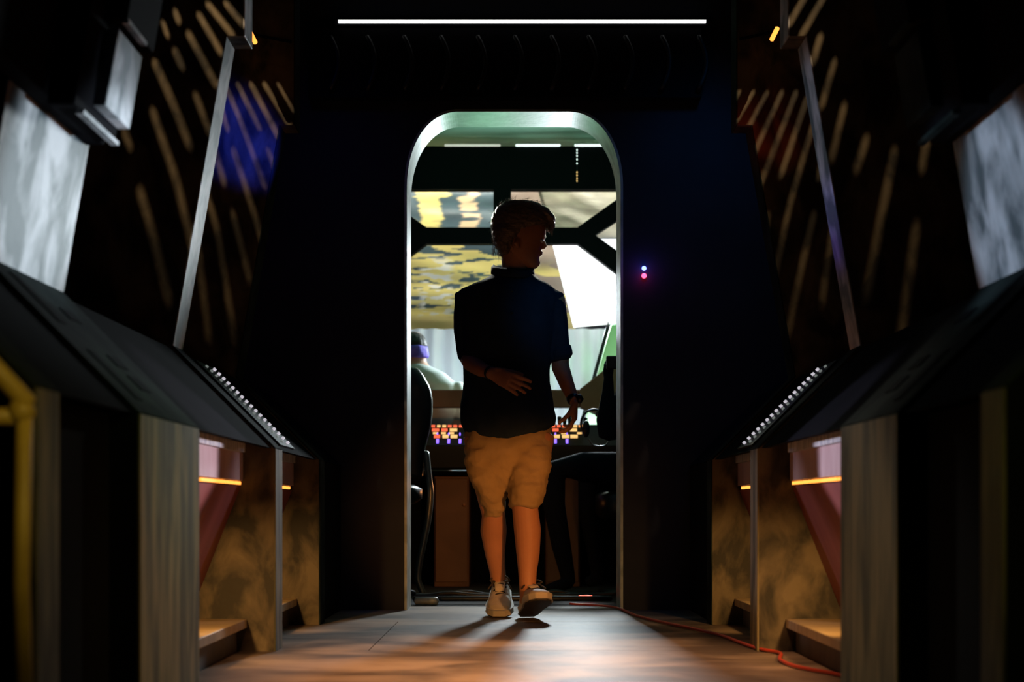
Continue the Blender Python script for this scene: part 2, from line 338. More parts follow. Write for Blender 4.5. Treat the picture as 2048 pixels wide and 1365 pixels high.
# ------------------------------------------------------------------ consoles, steps between the ribs
gaps = [(2.462, 2.998), (3.512, 4.708), (4.848, 5.798), (5.933, YD-0.002)]
clab = {0: 'dark sloped console between the two nearest {} ribs', 1: 'sloped console with pale worktop edge and mauve panel on the {}',
        2: 'sloped console on the {} carrying two rows of small white buttons', 3: 'dark sloped console on the {} touching the door wall'}
for sx, sn in ((-1, 'left'), (1, 'right')):
    for i, (y0, y1) in enumerate(gaps):
        if i == 1 and sx < 0: y0 = 3.562
        e = empty('console', (CX+sx*0.9, y0, 0), clab[i].format(sn), 'console', 'consoles along the corridor')
        PR('sloped_top', mir([(0.812, 0.674), (1.143, 1.005), (1.60, 1.005), (1.60, 0.975), (1.155, 0.975), (0.835, 0.674)], sx), y0, y1, 'console', e)
        if i in (0, 3):
            PR('front_panel', mir([(0.86 if i == 0 else 0.815, 0.0), (0.86 if i == 0 else 0.815, 0.672), (0.90, 0.672), (0.90, 0.0)], sx), y0, y1, 'black', e)
            continue
        B('worktop', CX+sx*0.892, CX+sx*1.15, y0, y1-0.03, 0.658, 0.688, 'slab', e)
        yc = y1-0.14
        PR('front_panel', mir([(0.905, 0.566), (0.905, 0.657), (0.93, 0.657), (0.93, 0.566)], sx), y0, y1, 'pinkpale', e)
        PR('lower_panel', mir([(0.912, 0.548), (1.12, 0.02), (1.15, 0.02), (0.942, 0.548)], sx), y0, y1, 'pink', e)
        B('strip_channel', CX+sx*0.915, CX+sx*0.94, y0, y1, 0.549, 0.565, 'black', e)
        ys = y0+0.01; j = 0
        while ys < y1-0.06:
            L = [0.30, 0.16, 0.34, 0.02, 0.05][j % 5] if i == 1 else 0.07
            ye = min(ys+L, y1-0.02)
            B('light_strip', CX+sx*0.908, CX+sx*0.9149, ys, ye, 0.552, 0.5625, 'led', e); ys = ye+0.03; j += 1
        B('lamp', CX+sx*0.985, CX+sx*0.998, y0+0.06, y0+0.14, 0.30, 0.345, 'ledhot', e) if i == 1 else None
        if i == 2:
            n = 17
            bp = None
            d = Vector((1, 1)).normalized(); nn = Vector((-1, 1))*0.7071
            a = (0.830, 0.692); b = (1.128, 0.990)
            ya, yb = 4.98, 5.30
            p = [a, b, (b[0]+nn.x*0.008, b[1]+nn.y*0.008), (a[0]+nn.x*0.008, a[1]+nn.y*0.008)]
            bp = PR('button_panel', mir(p, sx), ya, yb, 'blackrub', e)
            for r, yy in enumerate((5.20, 5.08)):
                for k in range(n):
                    t = 0.05+0.9*k/(n-1)
                    q = (a[0]+(b[0]-a[0])*t+nn.x*0.008, a[1]+(b[1]-a[1])*t+nn.y*0.008)
                    hh = 0.0042; L = 0.009 if r == 0 else 0.006
                    p = [(q[0]-d.x*hh, q[1]-d.y*hh), (q[0]+d.x*hh, q[1]+d.y*hh), (q[0]+d.x*hh+nn.x*L, q[1]+d.y*hh+nn.y*L), (q[0]-d.x*hh+nn.x*L, q[1]-d.y*hh+nn.y*L)]
                    PR('button', mir(p, sx), yy, yy+(0.02 if r == 0 else 0.014), 'button' if r == 0 else 'button2', bp)
    for (y0, y1), wd in (((3.562 if sx < 0 else 3.512, gaps[1][1]), 'between the thick and the slim rib'), (gaps[2], 'between the slim and the farthest rib')):
        e = empty('step', (CX+sx*0.95, y0, 0), 'low amber lit wooden step on the %s %s' % (sn, wd), 'step', 'low steps under the consoles')
        B('tread', CX+sx*0.892, CX+sx*1.11, y0, y1, 0.078, 0.108, 'stepm', e, bevel=0.002)
        B('riser', CX+sx*0.925, CX+sx*0.945, y0, y1, 0.0, 0.078, 'riser', e)

# overhead modules on the thick ribs
for sx, sn in ((-1, 'left'), (1, 'right')):
    e = empty('overhead_unit', (CX+sx*1.0, 3.2, 1.36), 'black stepped unit hanging above the thick %s rib' % sn, 'fixture', 'stepped units above the thick ribs')
    def lean(i0, i1, z0, z1):
        f = lambda z: 1.143-0.1732*(z-1.012)
        return mir([(f(z0)-i0, z0), (f(z0)-i1, z0), (f(z1)-i1, z1), (f(z1)-i0, z1)], sx)
    PR('mount_block', lean(0.0065, 0.055, 1.375, 2.03), 2.60, 3.53, 'black', e, bevel=0.003)
    PR('middle_plate', lean(0.055, 0.115, 1.355, 2.03), 3.10, 3.42, 'black', e, bevel=0.003)
    PR('plate_lip', lean(0.108, 0.125, 1.345, 1.3545), 3.14, 3.42, 'edge' if sx < 0 else 'edge_dark', e)  # right unit's lips and panel darker: unlit look put into the colour
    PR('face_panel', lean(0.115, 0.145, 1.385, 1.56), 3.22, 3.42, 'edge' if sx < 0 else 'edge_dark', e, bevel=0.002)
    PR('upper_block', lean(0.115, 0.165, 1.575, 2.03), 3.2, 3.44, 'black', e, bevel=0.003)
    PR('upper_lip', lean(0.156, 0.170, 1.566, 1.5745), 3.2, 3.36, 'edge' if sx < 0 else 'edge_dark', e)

# yellow tube frames at the edges
for sx, sn in ((-1, 'left'), (1, 'right')):
    e = empty('handrail', (CX+sx*0.83, 2.28, 0), 'yellow tube frame at the far %s edge, close to the camera' % sn, 'frame', 'yellow tube frames')
    x = 0.79 if sx < 0 else 0.828; Y = 2.28
    for nm, pts, r in (('post', [(x, 0), (x+0.01, 0.35), (x+0.005, 0.63)], 0.013), ('sloped_rail', [(x, 0.64), (x+0.24, 0.90)], 0.016), ('cross_rail', [(x+0.02, 0.62), (x+0.4, 0.615)], 0.014)):
        bm = bmesh.new(); tube(bm, [(CX+sx*a, Y, b) for a, b in pts], [r]*len(pts)); fin(bm, nm, 'yellow', e, smooth=True)
    bm = bmesh.new(); ball(bm, (CX+sx*(x+0.01), Y, 0.628), 0.022); fin(bm, 'joint', 'yellow', e, smooth=True)
lamp('yellow_left', 'SPOT', (-0.3, 1.6, 0.9), (1.0, 0.75, 0.2), 6, (-0.86, 2.28, 0.62), 0.03, angle=55, blend=1)
lamp('yellow_right', 'SPOT', (0.4, 1.6, 0.9), (0.9, 0.85, 0.2), 3, (0.86, 2.28, 0.5), 0.03, angle=45, blend=1)

# ------------------------------------------------------------------ unseen slotted projector lamps, slots shaped to throw the amber bars
bars = {
 (-1, 2): [((416,8),(465,69),12), ((452,6),(486,48),12), ((398,29),(441,104),12), ((377,67),(430,166),13), ((325,44),(335,71),9), ((350,22),(357,42),11),
           ((350,101),(364,133),13), ((310,125),(345,205),(379,290),15), ((249,262),(260,293),13), ((391,190),(418,262),12), ((305,222),(350,352),(392,520),15), ((280,381),(303,460),(338,600),16)],
 (-1, 3): [((453,175),(479,236),(529,371),10), ((475,168),(519,256),10), ((502,168),(558,277),11), ((529,168),(583,257),10), ((556,168),(587,222),6), ((440,205),(455,259),9),
           ((425,280),(448,365),12), ((467,300),(500,400),(530,500),12), ((536,300),(548,335),9), ((412,385),(435,460),(468,676),13), ((465,425),(499,558),12), ((394,480),(418,676),14)],
 (1, 3): [((1478,184),(1464,206),9), ((1506,184),(1465,253),9), ((1534,185),(1490,268),9), ((1564,184),(1503,318),10), ((1592,185),(1515,384),11), ((1614,196),(1562,350),12),
          ((1626,250),(1579,410),(1552,544),12), ((1643,320),(1636,357),9), ((1628,428),(1604,530),(1575,669),13), ((1672,415),(1644,602),13), ((1537,428),(1532,470),8)],
 (1, 2): [((1610,-6),(1578,48),12), ((1646,-4),(1603,70),12), ((1641,72),(1627,122),13), ((1669,122),(1644,210),12), ((1689,210),(1664,316),13), ((1733,276),(1713,337),15),
          ((1789,302),(1765,420),(1733,590),17), ((1856,268),(1843,337),16), ((1833,450),(1801,676),18)],
}
pw = {(-1, 2): 72, (-1, 3): 46, (1, 3): 42, (1, 2): 50}
for (sx, ri), bl in bars.items():
    Yf = ribs[ri][0]-0.001
    L = Vector((CX+sx*1.27, 4.02 if ri == 2 else 5.10, 2.92))
    C = P(HX+sx*(600 if ri == 2 else 520), 330, Yf); C = Vector((CX+sx*1.09, Yf, 1.62))
    n = (C-L).normalized(); D = 0.11
    u = n.cross(Vector((0, 0, 1))).normalized(); v = u.cross(n)
    def proj(p):
        d = p-L; t = D/d.dot(n); q = L+d*t; r = q-(L+n*D); return (r.dot(u), r.dot(v))
    bm = bmesh.new(); R = 0.15
    def loop(pts2):
        vs = [bm.verts.new(L+n*D+u*a+v*b) for a, b in pts2]
        for i in range(len(vs)): bm.edges.new((vs[i], vs[(i+1)%len(vs)]))
    loop([(-R,-R),(R,-R),(R,R),(-R,R)])
    for b in bl:
        pl = [Vector(q) for q in b[:-1]]; hw = b[-1]/2*0.92; left = []; right = []
        for i, q in enumerate(pl):
            t = (pl[min(i+1, len(pl)-1)]-pl[max(i-1, 0)]).normalized(); m_ = Vector((-t.y, t.x))
            left.append(q+m_*hw); right.append(q-m_*hw)
        t0 = (pl[0]-pl[1]).normalized(); t1 = (pl[-1]-pl[-2]).normalized()
        capL = [pl[0]+t0*hw*1.3]; capR = [pl[-1]+t1*hw*1.3]
        poly = left+capR+right[::-1]+capL
        loop([proj(P(q.x, q.y, Yf)) for q in poly])
    bmesh.ops.triangle_fill(bm, use_beauty=True, use_dissolve=False, edges=bm.edges)
    e = empty('unseen_slotted_projector', L, 'unseen slotted lamp by the ceiling at %s, throwing amber bars on the %s rib' % ('left' if sx < 0 else 'right', 'slim' if ri == 2 else 'farthest'), 'lamp', 'unseen slotted projector lamps')
    pl_ = fin(bm, 'slotted_plate', 'black', e)
    bm = bmesh.new()                                   # side hood from the plate back to the ceiling
    a = [bm.verts.new(L+n*D+u*s*R+v*t*R) for s, t in ((-1,-1),(1,-1),(1,1),(-1,1))]; bb = [bm.verts.new(L-n*0.05+u*s*0.06+v*t*0.06) for s, t in ((-1,-1),(1,-1),(1,1),(-1,1))]
    for i in range(4): bm.faces.new((a[i], a[(i+1)%4], bb[(i+1)%4], bb[i]))
    bm.faces.new(bb)
    fin(bm, 'hood', 'black', e)
    lamp('projector_lamp', 'SPOT', L, (1.0, 0.70, 0.40), pw[(sx, ri)]*0.8, C, 0.0008, angle=104, blend=0.1)

# small amber lights beside the upper rib edges, blue indicator, LED pair on the wall
for (px, py, sn) in ((505, 76, 'left'), (1549, 70, 'right')):
    p = P(px, py, 5.60)
    e = empty('marker_lamp', p, 'small amber marker lamp high up on the %s, above the console' % sn, 'lamp', 'amber marker lamps')
    s = -1 if sn == 'left' else 1
    bm = bmesh.new(); tube(bm, [p+Vector((-s*0.012*-1, 0, 0.028)), p+Vector((-s*0.012, 0, -0.020))], [0.009, 0.009]); fin(bm, 'lens', 'led', e, smooth=True)
    bm = bmesh.new(); tube(bm, [p+Vector((s*0.014, 0.0, 0.03)), p+Vector((s*0.03, 0.10, 0.05)), Vector((CX+s*0.915, 5.799, p.z+0.05))], [0.006]*3); fin(bm, 'bracket', 'black', e)
def led(px, py, Y, m, r, label, name='indicator_light'):
    p = P(px, py, Y); bm = bmesh.new(); ball(bm, p, r); o = fin(bm, name, m, None, True); tag(o, label, 'indicator light'); return o
led(1288, 537, YD-0.012, 'blueled', 0.011, 'blue indicator light on the dark wall right of the doorway')
led(1288, 552, YD-0.012, 'redled', 0.012, 'red indicator light just below the blue one, right of the doorway')
lamp('led_glow_blue', 'POINT', P(1288, 535, YD-0.06), (0.06, 0.10, 1.0), 0.12, None, 0.01)
lamp('led_glow_red', 'POINT', P(1288, 554, YD-0.05), (1.0, 0.03, 0.12), 0.05, None, 0.01)
led(610, 883, 6.25, 'blueled', 0.009, 'small blue light on the sloped console left of the doorway')

# header beam above the doorway with white light line and curved ribs
z0 = CH+(HY-190)*YD/F; z1 = CH+(HY-60)*YD/F; zl = CH+(HY-53)*YD/F
e = empty('header_grille', (0, YD-0.06, z0), 'black ribbed header over the doorway under a thin white light line', 'header')
B('back_board', (620-HX)*YD/F, (1400-HX)*YD/F, YD-0.05, YD-0.001, z0-0.03, z1, 'black', e, bevel=0.004)
B('light_line', (680-HX)*YD/F, (1408-HX)*YD/F, YD-0.075, YD-0.06, zl-0.007, zl+0.007, 'whiteled', e)
B('light_channel', (672-HX)*YD/F, (1412-HX)*YD/F, YD-0.0599, YD-0.001, z1+0.0005, zl+0.013, 'black', e)
for i in range(11):
    x = (650+i*73-HX)*YD/F; pts = []
    for k in range(9):
        a = math.pi*(0.15+0.7*k/8); pts.append((x+0.07*math.sin(a), YD-0.062, z1-0.05-(z1-z0-0.06)*k/8))
    bm = bmesh.new(); tube(bm, pts, [0.012]*9, seg=8); fin(bm, 'curved_rib', 'blackrub', e, smooth=True)

# ------------------------------------------------------------------ cable on the floor
def fl(px, py): Y = CH*F/(py-HY); return Vector(((px-HX)*Y/F, Y, 0.0))
def spline(pts, n=8):
    out = []; pts = [Vector(p) for p in pts]
    for i in range(len(pts)-1):
        p0, p1, p2, p3 = pts[max(i-1, 0)], pts[i], pts[i+1], pts[min(i+2, len(pts)-1)]
        for k in range(n):
            t = k/n; out.append(0.5*((2*p1)+(p2-p0)*t+(2*p0-5*p1+4*p2-p3)*t*t+(3*p1-p0-3*p2+p3)*t**3))
    out.append(pts[-1]); return out
cp = [fl(*q) for q in ((1168,1213),(1225,1218),(1275,1236),(1330,1250),(1385,1262),(1440,1275),(1480,1290),(1518,1303),(1550,1309),(1562,1314),(1560,1325),(1585,1337),(1620,1345),(1660,1352),(1692,1360),(1740,1380))]
cp[0] = fl(1140, 1211.5)
for q in cp: q.z = 0.008
bm = bmesh.new(); tube(bm, spline(cp), [0.0058]*(len(cp)*8-7), seg=8)
tag(fin(bm, 'cable', 'cable', None, True), 'red cable snaking along the floor from the doorway to the right ribs', 'cable')
p0 = fl(1578, 1301)
bm = bmesh.new(); tube(bm, [p0+Vector((-0.012, 0, 0.005)), p0+Vector((0.0, 0, 0.007)), p0+Vector((0.014, 0.004, 0.005))], [0.004, 0.0045, 0.004], seg=8)
tag(fin(bm, 'cable_offcut', 'keyo', None, True), 'tiny orange scrap on the floor beside the right step', 'scrap')

# ------------------------------------------------------------------ the bridge beyond the doorway
tag(B('floor_bridge', -2.6, 2.6, YD2+0.001, YB, -0.06, 0.0, 'under'), kind='structure')
tag(B('wall_bridge_left', -2.66, -2.6, YD2, YB, 0, 3.08, 'black'), kind='structure')
tag(B('wall_bridge_right', 2.6, 2.66, YD2, YB, 0, 3.08, 'black'), kind='structure')
tag(B('ceiling_bridge', -2.6, 2.6, YD2+0.001, YB, 3.09, 3.14, 'ceil_green'), kind='structure')
tag(B('wall_far', -2.6, 2.6, YB, YB+0.06, 0, 3.08, 'navy'), kind='structure')
WY = 10.0
win = empty('window_1', (0, WY, 1.8), None, None); tag(win, kind='structure')
def px_poly(name, pts, Y, t, m, parent=None, bevel=0.0):
    w_ = [P(x, y, Y) for x, y in pts]
    return PR(name, [(q.x, q.z) for q in w_], Y, Y+t, m, parent, bevel)
px_poly('header_beam', [(500,293),(1600,293),(1600,378),(500,378)], WY, 0.10, 'dark', win)
px_poly('mullion', [(987,378),(1022,378),(1022,455),(987,455)], WY, 0.08, 'dark', win)
px_poly('crossbar', [(853,455),(1155,455),(1190,470),(1155,487),(853,487),(818,470)], WY, 0.08, 'dark', win)
px_poly('strut', [(1155,455),(1260,380),(1330,378),(1190,470)], WY, 0.08, 'dark', win)
px_poly('strut', [(1190,470),(1330,570),(1330,620),(1155,487)], WY, 0.08, 'dark', win)
px_poly('strut', [(853,455),(748,380),(678,378),(818,470)], WY, 0.08, 'dark', win)
px_poly('strut', [(818,470),(678,570),(678,620),(853,487)], WY, 0.08, 'dark', win)
glass = mat('window_glass', (1, 1, 1), 0.02, trans=1.0); M['glass'] = glass
glass.node_tree.nodes['Principled BSDF'].inputs['IOR'].default_value = 1.02
for pts in ([(748,380),(986,380),(986,454),(853,454)], [(854,488),(1154,488),(1300,604),(1300,650),(700,650),(700,608)], [(1023,380),(1258,380),(1155,454),(1023,454)],
            [(1191,470),(1330,380),(1330,568)], [(817,470),(678,568),(678,380)]):
    px_poly('pane', pts, WY+0.035, 0.004, 'glass', win)
# tube lights along the top of the header, hanging light string
for (a, b, lb) in ((890, 1000, 'short dim white tube light left of the mullion above the cabin windows'), (1032, 1120, 'bright white tube light above the cabin windows, over the head'), (1150, 1215, 'white tube light at the right end above the cabin windows')):
    q0 = P(a, 291, WY-0.0092); q1 = P(b, 291, WY-0.0092)
    bm = bmesh.new(); tube(bm, [q0, q1], [0.009, 0.009], seg=8)
    if 'dim' not in lb: mm_ = 'tube_hot'
    else: mm_ = 'tube_dim'
    if mm_ not in M: M[mm_] = mat(mm_, (0.8,)*3, emit=(0.85, 1.0, 0.97) if mm_ == 'tube_hot' else (1.0, 0.9, 0.8), estr=1.3 if mm_ == 'tube_hot' else 0.45)
    o = fin(bm, 'tube_light', mm_, None, True); tag(o, lb, 'light', 'tube lights above the cabin windows')
e = empty('light_string', P(1154, 292, WY-0.03), 'thin string of tiny lights hanging beside the right tube light', 'light')
bm = bmesh.new(); tube(bm, [P(1154, 288, WY-0.02), P(1154, 366, WY-0.02)], [0.0015]*2, seg=6); fin(bm, 'wire', 'blackrub', e)
for k, yy in enumerate((300, 306, 312, 319, 327, 345, 351, 357, 362)):
    bm = bmesh.new(); ball(bm, P(1154, yy, WY-0.025), (0.0045, 0.0045, 0.007), 8); fin(bm, 'bulb', 'tube_hot' if k < 5 else 'keyy', e, True)

# gold and slate foil behind the left windows (rippled sheet, reflections painted in as colour per vertex)
def grid(name, x0, x1, z0, z1, Y, nx, nz, dy, colf, m):
    vs = []; cs = []
    for j in range(nz+1):
        for i in range(nx+1):
            x = x0+(x1-x0)*i/nx; z = z0+(z1-z0)*j/nz
            vs.append((x, Y+dy(x, z), z)); cs.append(colf(x, z))
    fs = [(j*(nx+1)+i, j*(nx+1)+i+1, (j+1)*(nx+1)+i+1, (j+1)*(nx+1)+i) for j in range(nz) for i in range(nx)]
    me = bpy.data.meshes.new(name); me.from_pydata(vs, [], fs)
    at = me.color_attributes.new('Col', 'FLOAT_COLOR', 'POINT')
    for k, c in enumerate(cs): at.data[k].color = (*c, 1)
    for p in me.polygons: p.use_smooth = True
    return link(name, me, m)
foil = mat('foil_painted_reflections', (0.5, 0.5, 0.5), 0.4, metal=0.1, bump=0.2, bscale=12)
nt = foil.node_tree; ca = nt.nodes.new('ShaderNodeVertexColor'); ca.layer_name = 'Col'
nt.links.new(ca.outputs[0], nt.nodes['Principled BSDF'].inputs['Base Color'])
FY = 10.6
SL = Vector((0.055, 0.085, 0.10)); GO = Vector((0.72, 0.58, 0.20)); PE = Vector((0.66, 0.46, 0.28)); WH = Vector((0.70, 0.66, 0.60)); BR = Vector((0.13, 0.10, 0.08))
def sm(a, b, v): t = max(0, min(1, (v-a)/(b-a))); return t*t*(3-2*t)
def foil_reflection_col(x, z):
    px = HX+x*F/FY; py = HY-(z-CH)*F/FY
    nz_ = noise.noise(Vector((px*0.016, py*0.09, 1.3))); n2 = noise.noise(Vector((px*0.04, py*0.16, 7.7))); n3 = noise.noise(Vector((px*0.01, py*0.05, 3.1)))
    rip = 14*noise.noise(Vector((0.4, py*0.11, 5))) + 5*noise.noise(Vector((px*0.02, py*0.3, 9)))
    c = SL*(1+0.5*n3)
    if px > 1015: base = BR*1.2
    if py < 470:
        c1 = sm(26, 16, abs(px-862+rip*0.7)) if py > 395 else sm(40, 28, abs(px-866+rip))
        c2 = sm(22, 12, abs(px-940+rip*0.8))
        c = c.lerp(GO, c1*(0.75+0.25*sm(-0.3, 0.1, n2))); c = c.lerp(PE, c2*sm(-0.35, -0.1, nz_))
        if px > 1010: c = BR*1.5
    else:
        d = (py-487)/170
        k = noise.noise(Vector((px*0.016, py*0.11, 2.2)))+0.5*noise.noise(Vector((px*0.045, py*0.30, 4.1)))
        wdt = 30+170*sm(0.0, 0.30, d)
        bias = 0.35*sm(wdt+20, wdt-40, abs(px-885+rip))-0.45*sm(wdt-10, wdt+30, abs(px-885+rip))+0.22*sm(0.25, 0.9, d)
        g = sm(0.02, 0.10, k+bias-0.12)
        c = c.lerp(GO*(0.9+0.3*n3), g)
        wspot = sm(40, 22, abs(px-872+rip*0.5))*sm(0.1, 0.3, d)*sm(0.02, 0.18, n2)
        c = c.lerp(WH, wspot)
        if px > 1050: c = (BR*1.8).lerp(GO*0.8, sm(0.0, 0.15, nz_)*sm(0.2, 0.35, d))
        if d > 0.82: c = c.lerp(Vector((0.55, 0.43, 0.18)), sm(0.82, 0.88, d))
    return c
o = grid('foil_sheet', -1.15, 0.47, 1.80, 3.085, FY, 260, 190, lambda x, z: 0.02*noise.noise(Vector((x*2, 1, z*9))), foil_reflection_col, foil)
tag(o, 'rippled foil sheet, gold and slate reflections painted in, behind the left cabin windows', 'backdrop')
# silver sheet (upper) and lit diffuser (lower) behind the right windows
def sheet(name, quad, Y, m, nx, nz, amp, thick=0.004):
    a, b, c, d = [P(x, y, Y) for x, y in quad]     # tl, tr, br, bl
    bm = bmesh.new(); g = []
    for j in range(nz+1):
        t = j/nz; row = []
        for i in range(nx+1):
            s = i/nx; p = (a*(1-s)+b*s)*(1-t)+(d*(1-s)+c*s)*t
            p = p+Vector((0, amp*noise.noise(Vector((p.x*3, 2, p.z*7+p.x*2.5))), 0)); row.append(bm.verts.new(p))
        g.append(row)
    for j in range(nz):
        for i in range(nx): bm.faces.new((g[j][i], g[j][i+1], g[j+1][i+1], g[j+1][i]))
    bmesh.ops.solidify(bm, geom=bm.faces[:], thickness=thick)
    return fin(bm, name, m, None, True)
tag(sheet('silver_sheet', [(1070,360),(1420,360),(1420,476),(1102,476)], 10.25, 'sheet_up', 40, 20, 0.05), 'crumpled silver sheet behind the upper right cabin window', 'reflector')
tag(sheet('diffuser_sheet', [(1102,478),(1400,478),(1400,630),(1147,656)], 10.18, 'sheet_hot', 16, 12, 0.03), 'glowing white diffuser sheet at the lower right cabin window', 'diffuser')
for nm, Yp in (('silver_sheet', 10.25), ('diffuser_sheet', 10.18)):
    q = P(1330, 600, Yp); t_ = 2.4 if nm[0] == 's' else 1.9
    bm = bmesh.new(); tube(bm, [(q.x, Yp+0.03, 0.01), (q.x, Yp+0.03, t_)], [0.012, 0.012], seg=8); tube(bm, [(q.x, Yp+0.03, 0.01), (q.x+0.18, Yp+0.05, 0.01)], [0.012]*2, seg=8); tube(bm, [(q.x, Yp+0.03, 0.01), (q.x-0.18, Yp+0.05, 0.01)], [0.012]*2, seg=8)
    fin(bm, 'stand', 'blackrub', bpy.data.objects[nm])
# curtain
o = grid('curtain', -1.9, 1.9, 0.01, 1.795, 10.42, 380, 2, lambda x, z: 0.016*math.sin(x*60+2*math.sin(x*7))+0.012*math.sin(x*23), lambda x, z: (1, 1, 1), 'curtain')
tag(o, 'pale grey pleated curtain hanging below the cabin windows', 'curtain')
# green leaning panel on the right
px_poly('partition', [(1222,650),(1330,640),(1330,860),(1165,860)], 9.85, 0.04, 'greenp', None, 0.003)
tag(bpy.context.scene.objects['partition'], 'pale green leaning panel at the right side of the doorway view', 'panel')
px_poly('slanted_bar', [(1212,655),(1219,655),(1083,1154),(1076,1154)], 9.83, 0.03, 'desk', None)
tag(bpy.context.scene.objects['slanted_bar'], 'thin grey bar leaning along the green panel edge', 'bar')
# brown ledge
led_e = empty('dashboard_ledge', (0, 9.2, 1.15), 'brown dashboard ledge running across behind the walking man', 'ledge')
px_poly('ledge', [(700,780),(1158,780),(1160,815),(700,815)], 9.2, 0.10, 'brown', led_e, 0.004)
px_poly('side_wing', [(1158.3,780),(1211,738),(1300,690),(1300,870),(1201,832),(1160.3,815)], 9.195, 0.11, 'brown', led_e, 0.004)
# instrument desk with lit keys
DYk = 8.55
de = empty('instrument_desk', (0, DYk, 0), 'long dark instrument desk with glowing yellow and red keys', 'desk')
zt = CH+(HY-890)*DYk/F
B('desk_body', -1.3, 1.3, DYk, DYk+0.5, zt-0.14, zt-0.005, 'desk', de, bevel=0.004)
B('shade_sheet', -1.3, 1.3, DYk+0.46, DYk+0.48, 0.0, zt-0.145, 'dark', de)  # added dark sheet, puts the shade under the desk into colour
for x in (-1.25, 1.2): B('desk_leg', x, x+0.05, DYk+0.4, DYk+0.45, 0, zt-0.14, 'desk', de)
kp = [(-1.3, zt), ]
bm = bmesh.new(); za, zb = CH+(HY-890)*DYk/F, CH+(HY-850)*DYk/F
vs = [bm.verts.new(c) for c in ((-1.3,DYk,za-0.005),(1.3,DYk,za-0.005),(1.3,DYk+0.16,zb+0.01),(-1.3,DYk+0.16,zb+0.01),(-1.3,DYk+0.2,za-0.005),(1.3,DYk+0.2,za-0.005))]
for f in ((0,1,2,3),(3,2,5,4),(0,4,5,1),(0,3,4),(1,5,2)): bm.faces.new([vs[i] for i in f])
kb = fin(bm, 'key_bank', 'desk', de)
def key(px, py, w_, h, m):
    t = (py-890)/(850-890); Yk = DYk-0.006+0.16*t; p = P(px, py, Yk)
    bm = bmesh.new(); box(bm, p.x-w_/2*Yk/F, p.x+w_/2*Yk/F, Yk-0.006, Yk+0.01, p.z-h/2*Yk/F, p.z+h/2*Yk/F); fin(bm, 'key', m, kb)
for a, b in ((862, 930), (1102, 1170)):
    for row, (yy, h, wd, st) in enumerate(((853, 5, 9, 11), (860.5, 6.5, 15, 18), (867, 4, 12, 16), (873.5, 7, 15, 17))):
        x = a+wd/2+row*1.5
        while x+wd/2 < b:
            r = random.random(); m_ = 'keyr' if (r < 0.25 or (row in (0, 1) and x < a+14)) else ('keyo' if r < 0.42 else 'keyy')
            if row == 2 and r < 0.5: x += st; continue
            key(x, yy, wd*random.uniform(0.75, 1.0), h, m_); x += st
    for x in ((875, 897.5, 920) if a < 1000 else (1111, 1134)):
        key(x, 883, 5, 9, 'fader'); key(x, 869, 2.4, 6, 'fader')
lamp('keys_glow', 'AREA', (0.0, DYk-0.1, za+0.1), (1.0, 0.5, 0.2), 0.25, (0, DYk+0.1, za), 1.2, 0.03)
# knobs behind the bank on the right
for k, (px, h) in enumerate(((1108, 14), (1119, 18), (1129, 13), (1139, 20), (1171, 16))):
    p = P(px, 852, 8.86); bm = bmesh.new(); tube(bm, [p-Vector((0, 0, 0.09)), p, p+Vector((0, 0, h*0.003))], [0.008, 0.008, 0.014], seg=10)
    o = fin(bm, 'desk_lever', 'desk', de, True)
# cabinets under the desk
for (a, b, lab) in ((868, 938, 'brown wooden cabinet under the desk left of the man'), (1092, 1160, 'brown wooden cabinet under the desk right of the man')):
    q0 = P(a, 930, 8.62); q1 = P(b, 930, 8.62)
    ce = empty('cabinet', ((q0.x+q1.x)/2, 8.62, 0), lab, 'cabinet', 'cabinets under the desk')
    B('body', q0.x, q1.x, 8.64, 8.98, 0.0, q0.z-0.07, 'cab', ce, bevel=0.004)
    B('door', q0.x+0.008, q1.x-0.008, 8.622, 8.6399, 0.03, q0.z-0.085, 'cab', ce, bevel=0.003)
    bm = bmesh.new(); ball(bm, (q1.x-0.03 if a < 1000 else q0.x+0.03, 8.614, 0.5), 0.011); fin(bm, 'knob', 'keyo' if False else 'brown', ce, True)
# chair at the left, black shell
ce = empty('chair', (P(838, 1190, 7.75).x-0.12, 7.75, 0), 'black high-backed chair just inside the doorway on the left', 'chair')
Yc = 7.75
bm = bmesh.new()
prof = [(735,14),(750,26),(775,40),(800,45),(825,45),(850,42),(875,36),(900,30),(930,26),(955,26)]
rg = []
for py, e_ in prof[::-1]:
    xr = P(821+e_, py, Yc).x; xl = xr-0.30-0.04*math.sin((py-735)/70); z = P(0, py, Yc).z
    rg.append(((xr+xl)/2, Yc, z, (xr-xl)/2, 0.06+0.02*math.sin((py-735)/60)))
hloft(bm, rg, 24, 2.6); remesh(bm, 'backrest', 0.012, 'chair', ce, 4)
bm = bmesh.new(); xs = P(860, 0, Yc).x
hloft(bm, [(xs-0.27, Yc-0.20, 0.50, 0.20, 0.19), (xs-0.27, Yc-0.20, 0.53, 0.24, 0.22), (xs-0.27, Yc-0.20, 0.58, 0.24, 0.22), (xs-0.27, Yc-0.20, 0.60, 0.20, 0.19)], 24, 3); fin(bm, 'seat', 'chair', ce, True)
bm = bmesh.new(); tube(bm, spline([P(852, 905, Yc), P(858, 960, Yc), P(861, 990, Yc), P(856, 1040, Yc), P(846, 1090, Yc), P(838, 1130, Yc), P(836, 1160, Yc), P(846, 1188, Yc)], 5), [(0.018, 0.03)]*36, seg=10); fin(bm, 'leg', 'chairleg', ce, True)
bm = bmesh.new(); tube(bm, [(xs-0.27, Yc-0.2, 0.5), (xs-0.27, Yc-0.2, 0.06)], [0.03, 0.03]); fin(bm, 'column', 'blackrub', ce, True)
bm = bmesh.new()
